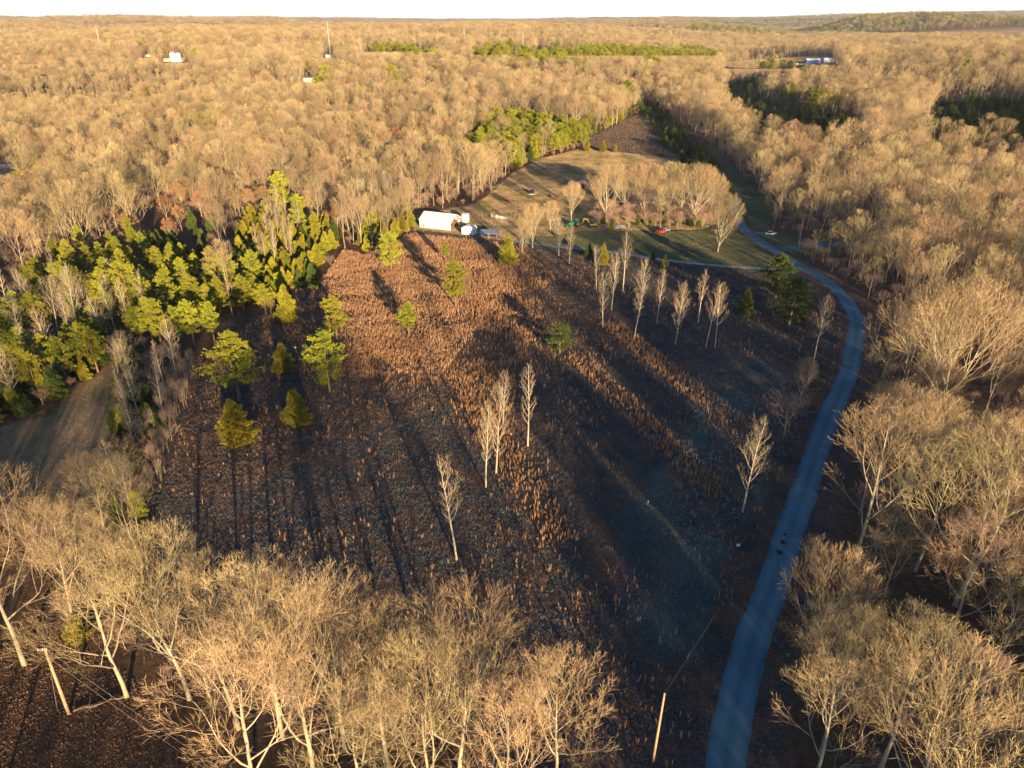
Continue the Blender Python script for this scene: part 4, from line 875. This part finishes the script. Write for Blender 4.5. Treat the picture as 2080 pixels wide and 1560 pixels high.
m_ = MB(); m_.box(-5.9, -5.2, -.06, -.02, .2, 1.6); m_.box(-4.6, -4.1, -.06, -.02, .5, 1.4); m_.build("window", M['steel'], bn)
o = rootpx("panel_shed", 944, 452, R(-18), 'narrow white panel building just right of the barn gable', "shed")
m_ = MB(); m_.box(-1.3, 1.3, 0, 2.2, 0, 3.2); m_.build("wall", M['white'], o); m_ = MB(); m_.add([(-1.45, -.2, 3.22), (1.45, -.2, 3.22), (1.45, 2.4, 3.55), (-1.45, 2.4, 3.55), (-1.45, -.2, 3.3), (1.45, -.2, 3.3), (1.45, 2.4, 3.63), (-1.45, 2.4, 3.63)], [(0, 1, 2, 3), (7, 6, 5, 4), (0, 4, 5, 1), (1, 5, 6, 2), (2, 6, 7, 3), (3, 7, 4, 0)]); m_.build("roof", M['white'], o)
def shed(px, py, rz, w, d, h, label):
    o = rootpx("shed", px, py, rz, label, "shed")
    m_ = MB(); m_.box(-w/2, w/2, 0, d, 0, h)
    for y in (0.0, d): m_.add([(-w/2, y, h), (w/2, y, h), (w * .28, y, h + .75), (-w * .28, y, h + .75)], [(0, 1, 2, 3)])
    m_.build("wall", M['white'], o)
    m_ = MB(); P_ = [(-w/2 - .12, h - .05), (-w * .28, h + .78), (w * .28, h + .78), (w/2 + .12, h - .05)]
    for a, b in zip(P_[:-1], P_[1:]): m_.add([(a[0], -.15, a[1]), (b[0], -.15, b[1]), (b[0], d + .15, b[1]), (a[0], d + .15, a[1]), (a[0], -.15, a[1] + .08), (b[0], -.15, b[1] + .08), (b[0], d + .15, b[1] + .08), (a[0], d + .15, a[1] + .08)], [(0, 1, 2, 3), (7, 6, 5, 4), (0, 4, 5, 1), (2, 6, 7, 3)])
    m_.build("roof", M['white'], o)
    m_ = MB(); m_.box(w * .25, w * .25 + .5, -.05, -.01, 1.2, 1.9); m_.build("window", M['glass'], o)
    m_ = MB(); m_.box(-.5, .4, -.05, -.01, .1, 2.0); m_.build("door", M['white'], o)
shed(950, 477, R(-20), 5.4, 3.6, 2.6, 'small white shed with a round window in front of the barn corner')
o = rootpx("carport", 992, 486, R(-6), 'metal-roofed carport with dark open front right of the white shed', "carport")
m_ = MB(); m_.add([(-3.6, -.3, 2.3), (3.6, -.3, 2.3), (3.6, 4, 2.9), (-3.6, 4, 2.9), (-3.6, -.3, 2.42), (3.6, -.3, 2.42), (3.6, 4, 3.02), (-3.6, 4, 3.02)], [(0, 1, 2, 3), (7, 6, 5, 4), (0, 4, 5, 1), (1, 5, 6, 2), (2, 6, 7, 3), (3, 7, 4, 0)]); m_.build("roof", M['steel'], o)
for sx in (-3.4, 0, 3.4):
    for y in (.0, 3.8):
        m_ = MB(); m_.box(sx - .07, sx + .07, y - .07, y + .07, 0, 2.3 + y * .13); m_.build("post", M['steel'], o)
m_ = MB(); m_.box(-3.5, 3.5, 3.92, 4.02, .1, 2.8); m_.build("back_wall", M['dark'], o)  # wall coloured near black to put the open front's shade into it
def vehicle(px, py, rz, label, cat, bodym, kind="car", name="parked_car", s=1.0):
    o = rootpx(name, px, py, rz, label, cat); o.scale = (s, s, s)
    m_ = MB()
    if kind == "car":
        m_.prism([(-2.2, .35), (2.2, .35), (2.25, .8), (1.3, .95), (-1.9, 1.0), (-2.25, .8)], -.9, .9)
        m_.prism([(-1.7, .98), (1.2, .95), (.6, 1.5), (-1.2, 1.5)], -.75, .75, 1); m_.box(-1.15, .55, -.72, .72, 1.5, 1.56)
    else:
        m_.prism([(-.4, .45), (2.7, .45), (2.7, 1.1), (1.5, 1.2), (-.4, 1.2)], -.95, .95); m_.prism([(-.4, 1.2), (1.4, 1.2), (.9, 1.85), (-.3, 1.85)], -.85, .85, 1); m_.box(-.3, .85, -.83, .83, 1.85, 1.92)
    m_.build("body", [bodym, M['glass']], o)
    if kind == "truck":
        m_ = MB(); m_.box(-2.9, -.45, -1, 1, .75, .85); m_.box(-2.9, -.45, -1, -.93, .85, 1.25); m_.box(-2.9, -.45, .93, 1, .85, 1.25); m_.box(-2.9, -2.83, -.93, .93, .85, 1.25); m_.build("bed", M['steel'], o)
    for x in (-1.6, 1.6):
        for y in (-.85, .85):
            m_ = MB(); m_.wheel((x, y, .35), .36, .22); m_.build("wheel", M['black'], o)
    return o
vehicle(1346, 473, R(215), 'red pickup truck with a silver bed on the lawn below the grove', "pickup truck", M['red'], "truck", "pickup_truck", 1.15)
vehicle(1325, 436, R(-20), 'white and blue vehicle parked behind the grove trees', "car", M['white'], "car", "parked_car", 1.1)
vehicle(1565, 477, R(10), 'small white car parked in shade beyond the road junction', "car", M['white'], "car")
# trailer
o = rootpx("utility_trailer", 1259, 465, R(8), 'low silver utility trailer on the lawn edge', "trailer")
m_ = MB(); m_.box(-2.4, 2.4, -1.1, 1.1, .55, .65)
for y in (-1.1, 1.05): 
    m_.box(-2.4, 2.4, y, y + .05, .95, 1.0); m_.box(-2.4, 2.4, y, y + .05, 1.25, 1.3)
    for x in (-2.4, -.8, .8, 2.35): m_.box(x, x + .05, y, y + .05, .65, 1.25)
m_.build("bed", M['steel'], o); m_ = MB(); m_.tube([Vector((2.4, 0, .55)), Vector((3.7, 0, .5))], [.06, .05], 6, 0, True); m_.build("tow_bar", M['steel'], o)
for y in (-1.2, 1.2): m_ = MB(); m_.wheel((0, y, .35), .36, .2); m_.build("wheel", M['black'], o)
# tractor
o = rootpx("tractor", 1166, 460, R(200), 'green tractor standing under the fan-shaped tree', "tractor"); o.scale = (1.15,) * 3
m_ = MB(); m_.prism([(.1, .8), (2.3, .8), (2.35, 1.4), (2.0, 1.6), (.1, 1.75)], -.42, .42); m_.build("hood", M['green'], o)
m_ = MB(); m_.prism([(-1.5, 1.0), (.1, .9), (.1, 1.3), (-.2, 2.6), (-1.3, 2.6), (-1.5, 1.6)], -.7, .7); m_.build("cab", M['glass'], o)
m_ = MB(); m_.box(-1.55, .0, -.85, .85, 2.6, 2.75); m_.box(-1.6, -.4, -1.15, -.72, 1.55, 1.68); m_.box(-1.6, -.4, .72, 1.15, 1.55, 1.68); m_.build("roof", M['green'], o)
for y in (-1, 1):
    m_ = MB(); m_.wheel((-.9, y, .85), .86, .45); m_.wheel((-.9, y * 1.05, .85), .42, .42, 1); m_.build("wheel", [M['black'], M['yellow']], o)
    m_ = MB(); m_.wheel((1.8, y * .85, .5), .5, .3); m_.wheel((1.8, y * .9, .5), .25, .3, 1); m_.build("wheel", [M['black'], M['yellow']], o)
m_ = MB()
for y in (-.6, .6): m_.tube([Vector((.2, y, 1.7)), Vector((2.0, y, 1.2)), Vector((3.1, y, .5))], [.08, .08, .08], 5)
m_.prism([(3.0, .15), (3.9, .1), (3.1, .9), (2.95, .8)], -1.0, 1.0); m_.build("loader", M['green'], o)
# excavator
o = rootpx("excavator", 1203, 461, R(185), 'small yellow excavator right of the green tractor', "excavator"); o.scale = (1.2,) * 3
for y in (-.8, .8):
    m_ = MB(); m_.prism([(-1.4, .1), (1.4, .1), (1.6, .35), (1.4, .62), (-1.4, .62), (-1.6, .35)], y - .2, y + .2); m_.build("track", M['black'], o)
m_ = MB(); m_.prism([(-1.6, .7), (1.0, .7), (1.0, 1.2), (-1.5, 1.5)], -.85, .85); m_.build("body", M['yellow'], o)
m_ = MB(); m_.box(-.4, .8, -.1, .8, 1.2, 2.4); m_.build("cab", M['glass'], o)
m_ = MB(); m_.tube([Vector((.9, -.4, 1.1)), Vector((1.9, -.4, 2.7)), Vector((3.1, -.4, 2.9))], [.2, .2, .15], 4, 0, True); m_.tube([Vector((3.1, -.4, 2.9)), Vector((3.6, -.4, 1.2))], [.14, .1], 4, 0, True); m_.build("boom", M['yellow'], o)
m_ = MB(); m_.prism([(3.3, 1.2), (3.8, 1.2), (3.9, .6), (3.2, .4)], -.75, -.05); m_.build("bucket", M['black'], o)
# red run-in shelter
M['pinkroof'] = mat("weathered pinkish roof", (0.60, 0.38, 0.36), rough=.7, var=.2)
o = rootpx("horse_shelter", 1179, 384, R(-12), 'small pinkish red open-fronted shelter with rounded roof in the pasture', "shelter"); o.scale = (1.15,) * 3
arc = [(1.9 * math.cos(a), 2.1 + 1.3 * math.sin(a)) for a in [math.pi * i / 8 for i in range(9)]]
m_ = MB()
for (x0, z0), (x1, z1) in zip(arc[:-1], arc[1:]): m_.add([(x0, 0, z0), (x1, 0, z1), (x1, 4.2, z1), (x0, 4.2, z0), (x0 * .96, 0, z0 - .08), (x1 * .96, 0, z1 - .08), (x1 * .96, 4.2, z1 - .08), (x0 * .96, 4.2, z0 - .08)], [(0, 1, 2, 3), (7, 6, 5, 4), (0, 4, 5, 1), (2, 6, 7, 3)])
m_.build("roof", M['pinkroof'], o)
m_ = MB(); m_.box(-1.9, -1.8, .1, 4.1, 0, 2.15); m_.box(1.8, 1.9, .1, 4.1, 0, 2.15); m_.box(-1.78, 1.78, 4.0, 4.1, 0, 2.15)
m_.box(-1.8, -1.0, .02, .1, 0, 2.1); m_.prism([(-1.8, 2.1), (1.8, 2.1), (1.3, 2.95), (0, 3.3), (-1.3, 2.95)], .02, .1); m_.build("wall", M['pink'], o)
# horses
def horse(px, py, rz, label, s=1.0, head=1.9):
    b = at(px, py); me = bpy.data.meshes.new("horse"); r_ = []
    pts = [((-.15, 0, 1.2), (.27, .34)), ((.45, 0, 1.22), (.26, .33)), ((.85, 0, 1.35), (.2, .26)), ((1.15, 0, 1.35 + .2 * (head - 1)), (.13, .2)), ((1.45, 0, head - .15), (.1, .15)), ((1.6, 0, head), (.1, .12)), ((1.95, 0, head - .22), (.07, .09)),
           ((-.7, 0, 1.25), (.28, .33)), ((-.95, 0, 1.2), (.1, .12)), ((-1.1, 0, .7), (.06, .07))]
    E = [(0, 1), (1, 2), (2, 3), (3, 4), (4, 5), (5, 6), (0, 7), (7, 8), (8, 9)]
    for y in (-.17, .17):
        k_ = len(pts); pts += [((.62, y, .85), (.12, .13)), ((.64, y, .5), (.07, .07)), ((.62, y, .06), (.06, .06))]; E += [(1, k_), (k_, k_ + 1), (k_ + 1, k_ + 2)]
        k_ = len(pts); pts += [((-.62, y, .85), (.15, .17)), ((-.85, y, .5), (.07, .08)), ((-.78, y, .06), (.06, .06))]; E += [(7, k_), (k_, k_ + 1), (k_ + 1, k_ + 2)]
    me.from_pydata([p for p, _ in pts], E, []); me.materials.append(M['horse']); o = bpy.data.objects.new("horse", me); link(o); o.location = b; o.rotation_euler = (0, 0, rz); o.scale = (s,) * 3
    md = o.modifiers.new("skin", 'SKIN')
    for i, (_, rr) in enumerate(pts): me.skin_vertices[0].data[i].radius = rr
    me.skin_vertices[0].data[0].use_root = True
    o.modifiers.new("sub", 'SUBSURF').levels = 1; o.modifiers["sub"].render_levels = 2
    tag(o, label, "horse"); return o
horse(1128, 406, R(8), 'chestnut horse standing left of the fan-shaped tree', 1.15)
horse(1118, 418, R(60), 'dark chestnut horse grazing just below the other horse', 1.0, .9)
# odds and ends in the yard
o = rootpx("water_tank", 1081, 394, 0, 'dark blue rounded tank on a pale base in the pasture', "tank"); m_ = MB(); m_.lathe((0, 0, 0), [(0, .3), (1.25, .3), (1.3, .5), (1.25, 1.1), (1.3, 1.3), (1.2, 1.7), (.9, 2.1), (.35, 2.3), (.3, 2.45), (0, 2.45)], 18); m_.build("tank", M['navy'], o, True)
m_ = MB(); m_.box(-1.7, 1.3, -1.4, 1.2, 0, .3); m_.build("base", M['white'], o)
o = rootpx("feed_trough", 1034, 411, R(15), 'small red trough in the dirt yard behind the white fence', "trough"); m_ = MB(); m_.box(-.9, .9, -.4, .4, .35, .45); m_.box(-.9, .9, -.4, -.34, .45, .8); m_.box(-.9, .9, .34, .4, .45, .8); m_.box(-.9, -.84, -.34, .34, .45, .8); m_.box(.84, .9, -.34, .34, .45, .8); m_.build("basin", M['red'], o)
for x in (-.8, .7):
    for y in (-.35, .25): m_ = MB(); m_.box(x, x + .1, y, y + .1, 0, .35); m_.build("leg", M['rust'], o)
a, b = at(998, 441), at(1031, 447); o = empty("white_fence", a, math.atan2(b.y - a.y, b.x - a.x)); tag(o, 'short white picket fence panel in the yard right of the barn', "fence"); Lf = (b - a).length
m_ = MB(); m_.box(0, Lf, -.03, .03, .35, .47); m_.box(0, Lf, -.03, .03, 1.0, 1.12); m_.build("rail", M['white'], o)
for i in range(4): m_ = MB(); m_.box(Lf * i / 3 - .09, Lf * i / 3 + .09, -.12, -.03, 0, 1.6); m_.build("post", M['white'], o)
m_ = MB()
for i in range(1, 24): m_.box(Lf * i / 24 - .05, Lf * i / 24 + .05, .035, .07, .1, 1.3)
m_.build("picket_row", M['white'], o)
def wirefence(name, pp, label, h=1.3, sp=4.0):
    P = [at(*p) for p in pp]; o = empty(name, P[0]); tag(o, label, "fence"); m_ = MB(); last = None
    for a, b in zip(P[:-1], P[1:]):
        n_ = max(1, int((b - a).length / sp))
        for i in range(n_ + 1):
            q = a.lerp(b, i / n_) - P[0]; q.z = gz(q.x + P[0].x, q.y + P[0].y) - P[0].z
            if last is None or i: pm = MB(); pm.tube([q, q + Vector((.02, 0, h))], [.08, .07], 5, 0, True); pm.build("post", M['wood'], o)
            if last is not None and (q - last).length > .1:
                for z_ in (.4, .75, 1.1): m_.tube([last + UP * z_, q + UP * z_], [.02, .02], 3)
            last = q
    m_.build("wire", M['wire'], o)
wirefence("wire_fence", [(1031, 447), (1046, 440), (1100, 425), (1125, 412), (1150, 398)], 'wire fence on wooden posts crossing the pasture below the horses')
wirefence("wire_fence", [(905, 432), (960, 437), (998, 441)], 'wire fence on wooden posts behind the barn')
# house under the grove
def house(px, py, rz, w, d, h, label, wm, rm, name="house", hr=2.2, wins=4):
    o = rootpx(name, px, py, rz, label, "house"); m_ = MB(); m_.box(-w/2, w/2, 0, d, 0, h)
    for x in (-w/2, w/2): m_.add([(x, 0, h), (x, d, h), (x, d/2, h + hr)], [(0, 1, 2)])
    m_.build("wall", wm, o); m_ = MB()
    for y0 in (-.5, d + .5): m_.add([(-w/2 - .4, y0, h - .12), (w/2 + .4, y0, h - .12), (w/2 + .4, d/2, h + hr + .02), (-w/2 - .4, d/2, h + hr + .02), (-w/2 - .4, y0, h + .04), (w/2 + .4, y0, h + .04), (w/2 + .4, d/2, h + hr + .2), (-w/2 - .4, d/2, h + hr + .2)], [(0, 1, 2, 3), (7, 6, 5, 4), (0, 4, 5, 1), (1, 5, 6, 2), (3, 7, 4, 0)])
    m_.build("roof", rm, o)
    m_ = MB(); m_.box(-w/2 - .4, w/2 + .4, -.6, -.503, h - .25, h + .08); m_.build("fascia", M['cream'], o)
    for i in range(wins): x = -w/2 + w * (i + .5) / wins; m_ = MB(); m_.box(x - .6, x + .6, -.06, -.02, 1, 2.1); m_.build("window", M['glass'], o)
    return o
house(1287, 421, R(-3), 17, 9, 2.7, 'low brown house half hidden behind the broad grove', M['brick'], M['roofbrown'])
# dark swing frame beside the house
o = rootpx("swing_frame", 1276, 398, R(10), 'dark crossed timber frame behind the grove trees', "frame"); m_ = MB()
for x in (-1.5, 1.5):
    for s_ in (-1, 1): m_.tube([Vector((x, s_ * 1.3, 0)), Vector((x, -s_ * .1, 2.6))], [.12, .12], 4, 0, True)
m_.tube([Vector((-1.8, 0, 2.6)), Vector((1.8, 0, 2.6))], [.12, .12], 4, 0, True); m_.build("frame", M['navy'], o); m_ = MB(); m_.box(-.7, .7, -.3, .3, .6, .7); m_.box(-.7, .7, .25, .3, .7, 1.3)
for x in (-.65, .65): m_.tube([Vector((x, 0, .7)), Vector((x, 0, 2.6))], [.03, .03], 4)
m_.build("seat", M['navy'], o)
# poles
def pole(px, py, pxt, pyt, label, r0=.17, arm=True, group=None, rz=0):
    b, H = tall(px, py, pyt); o = empty("utility_pole", b, rz); tag(o, label, "utility pole", group)
    dx, dy, dz = ray(pxt, pyt); k_ = b.y / dy; top = Vector((max(-.6, min(.6, dx * k_ - b.x)), 0, H))
    m_ = MB(); m_.tube([Vector((0, 0, -.3)), top * .33, top * .66, top], [r0 * 1.15, r0 * 1.05, r0 * .92, r0 * .8], 10, 0, True); m_.build("pole", M['wood'], o, True)
    if arm:
        m_ = MB(); m_.box(top.x - .9, top.x + .25, -.06, .06, H - .45, H - .33); m_.build("crossarm", M['wood'], o)
        for x in (-.85, -.3, .2): m_ = MB(); m_.lathe((top.x + x, 0, H - .33), [(.05, 0), (.07, .06), (.04, .1), (.07, .14), (.03, .22), (0, .22)], 8); m_.build("insulator", M['white'], o)
        m_ = MB(); m_.box(top.x - r0 - .1, top.x - r0 + .02, -.08, .08, H - 1.9, H - 1.65); m_.build("bracket", M['steel'], o)
    return o, b + top
_, tA = pole(140, 1450, 90, 1316, 'leaning tan wooden utility pole in the dark clearing at lower left', .19)
_, tB = pole(1326, 1548, 1350, 1408, 'sunlit wooden utility pole left of the road at the bottom', .15, arm=False)
_, tC = pole(1622, 502, 1631, 447, 'thin grey utility pole beside the side road past the bend', .16, arm=False)
def cable(a, b, sag, label, name="power_cable", r_=.014):
    m_ = MB(); m_.tube([a.lerp(b, i / 24) - UP * sag * 4 * (i / 24) * (1 - i / 24) - a for i in range(25)], [r_] * 25, 4); o = m_.build(name, M['wire']); o.location = a; tag(o, label, "cable", "cables on the left pole" if 'left' in label else None)
far = at(560, 1720) + UP * 9
cable(tA, far, .7, 'upper pale cable running from the left pole to the bottom edge')
cable(tA - UP * 1.6, far - UP * 1.4 + Vector((-.6, 0, 0)), .7, 'lower pale cable running from the left pole to the bottom edge')
cable(tA, at(-300, 1500) + UP * 9, .5, 'cable running from the left pole to the left frame edge')
cable(tA - UP * 1.7, at(116, 1440), 0, 'thin guy wire down the left side of the leaning left pole', "guy_wire")
cable(tB, at(1760, 800) + UP * 10, 1.2, 'faint dark cable rising from the bottom pole over the road', r_=.003)
for px, py, pt, lab in [(208, 112, 54, 'tall thin pale mast above the far left forest'), (672, 118, 44, 'tallest thin pale mast above the far centre-left forest'), (944, 112, 57, 'thin pale mast above the far centre forest'), (1062, 112, 68, 'thin mast left of the pine plantation, far away')]:
    b, H = tall(px, py, pt); b.z = gz(b.x, b.y); o = empty("radio_mast", b); tag(o, lab, "mast"); H = min(max(H, 20), 62)
    m_ = MB(); n_ = 14
    for j in range(3):
        aa = j * 2.094; m_.tube([Vector((.8 * math.cos(aa), .8 * math.sin(aa), 0)), Vector((.5 * math.cos(aa), .5 * math.sin(aa), H))], [.08, .07], 4)
    for i in range(n_): m_.tube([Vector((.75 * math.cos(i * 2.094), .75 * math.sin(i * 2.094), H * i / n_)), Vector((.7 * math.cos((i + 1) * 2.094), .7 * math.sin((i + 1) * 2.094), H * (i + 1) / n_))], [.06, .06], 3)
    m_.build("lattice", M['white'], o)
# far buildings
o = house(350, 126, R(5), 26, 12, 4.5, 'cream house with two tall white gabled towers far off in the left forest', M['cream'], M['roofbrown'], wins=6)
for x, w_, hh in ((2, 6.5, 13), (9.5, 5, 12)):
    m_ = MB(); m_.prism([(x - w_/2, 0), (x + w_/2, 0), (x + w_/2, hh - 2), (x, hh), (x - w_/2, hh - 2)], -1.2, 5); m_.build("tower", M['white'], o)
def simple_far(px, py, rz, w, d, h, m1, m2, label, lift=0.0):
    o = rootpx("far_building", px, py, rz, label, "building", dz=lift); m_ = MB(); m_.box(-w/2, w/2, 0, d, 0, h); m_.build("wall", m1, o)
    m_ = MB(); m_.prism([(-.4, h - .05), (d + .4, h - .05), (d/2, h + d * .17)], -w/2 - .4, w/2 + .4); v = m_.v; m_.v = [(y, x, z_) for x, y, z_ in v]; m_.build("roof", m2, o)
simple_far(1652, 129, R(-4), 24, 12, 6, M['blue'], M['white'], 'long blue building with white roof by the far clearing')
simple_far(1684, 127, R(-4), 18, 12, 7, M['white'], M['steel'], 'pale building just right of the far blue building')
simple_far(299, 116, R(10), 9, 7, 4, M['white'], M['steel'], 'tiny white building left of the house with towers')
simple_far(16, 356, R(6), 12, 8, 4, M['steel'], M['steel'], 'grey-roofed building in the wood at the left frame edge')
simple_far(632, 167, R(4), 16, 8, 4, M['cream'], M['steel'], 'long pale roof among trees left of the far pines')
simple_far(667, 117, R(4), 8, 7, 4, M['white'], M['steel'], 'tiny white house at the foot of the tallest mast')
for i, (px, py) in enumerate([(1618, 131), (1636, 133)]): vehicle(px, py, R(30 + 40 * i), ['white car parked left of the far blue building', 'white car parked in front of the far blue building'][i], "car", M['white'], "car", "parked_car", 1.6)
o = rootpx("plastic_bag", 1499, 1109, 0.4, 'small white crumpled bag in the dark grass beside the road', "bag"); m_ = MB(); rr_ = random.Random(3)
m_.lathe((0, 0, 0), [(0, .02), (.28, .02), (.36, .15), (.3, .3), (.16, .42), (.05, .5), (0, .5)], 12); m_.v = [(x * rr_.uniform(.8, 1.3), y * rr_.uniform(.7, 1.1), z_ * rr_.uniform(.8, 1.1)) for x, y, z_ in m_.v]; m_.build("bag", M['white'], o, True)
# fallen log and a culvert mound
a, b = at(150, 1447), at(262, 1415); m_ = MB(); m_.tube([a.lerp(b, i / 6) + UP * .25 + Vector((0, .25 * math.sin(i * 2), 0)) - a for i in range(7)], [.13, .15, .14, .12, .1, .08, .05], 7, 0, True)
for i in range(9):
    p_ = (a.lerp(b, .2 + i * .085) - a) + UP * .3; q_ = Vector((RR.uniform(-.8, .8), RR.uniform(-.9, .9), RR.uniform(.1, .7))); m_.tube([p_, p_ + q_ * .6, p_ + q_ * 1.3], [.05, .035, .015], 4)
o = m_.build("fallen_log", M['darkbark'], None, True); o.location = a; tag(o, 'fallen grey branchy log on the ground right of the left pole', "log")
#HAZE
HAZE = 1
if HAZE:
    m_ = MB(); m_.box(-16500, 16500, -1500, 19500, -60, 330); o = m_.build("haze", []); hm = bpy.data.materials.new("haze air"); hm.use_nodes = True; n = hm.node_tree.nodes
    n.remove(n["Principled BSDF"]); pv = n.new("ShaderNodeVolumePrincipled"); pv.inputs["Density"].default_value = 0.5 / 12000; pv.inputs["Color"].default_value = (.82, .9, 1, 1); pv.inputs["Anisotropy"].default_value = 0.2
    hm.node_tree.links.new(pv.outputs[0], n["Material Output"].inputs["Volume"]); o.data.materials.append(hm); tag(o, kind="stuff"); o["label"] = 'thin pale haze over the far ridges'; o["category"] = "haze"
ORD = ["", "second ", "third ", "fourth ", "fifth ", "sixth ", "seventh ", "eighth ", "ninth ", "tenth ", "eleventh ", "twelfth "]
def pix(o):
    x, y, z_ = o.location; z_ -= CAMH; dep = y * CP - z_ * SP; return 1040 + F * x / dep, 780 - F * (y * SP + z_ * CP) / dep
bylab = {}; cnt_ = {}
for o in scene.objects:
    if o.parent is None and o.get("group") and o.get("label"): cnt_.setdefault((o["group"], o["label"]), []).append(o)
for (g_, l_), obs in cnt_.items():
    if len(obs) > 1: bylab.setdefault((g_, ""), []).extend(obs)
for (g_, l_), obs in bylab.items():
    if len(obs) < 2 or len(obs) > 130: continue
    obs.sort(key=lambda o: -pix(o)[1]); n_ = len(obs); per = 10 if n_ > 12 else 12; rows = [obs[i:i + per] for i in range(0, n_, per)]
    thing_ = {"bare tree": "bare tree", "cedar": "cedar", "pine tree": "pine", "sapling": "sapling", "leafy tree": "leafy tree"}.get(obs[0]["category"], obs[0]["category"])
    for i, row_ in enumerate(rows):
        row_.sort(key=lambda o: pix(o)[0])
        for j, o in enumerate(row_):
            rank = ("leftmost" if j == 0 else ORD[j] + "from left"); rw = "" if len(rows) == 1 else (" in nearest row" if i == 0 else " in " + (ORD[i] if i < 12 else str(i + 1) + "th ") + "row")
            o["label"] = (rank + rw + " of the " + g_)
print("objects", len(scene.objects), COUNT)
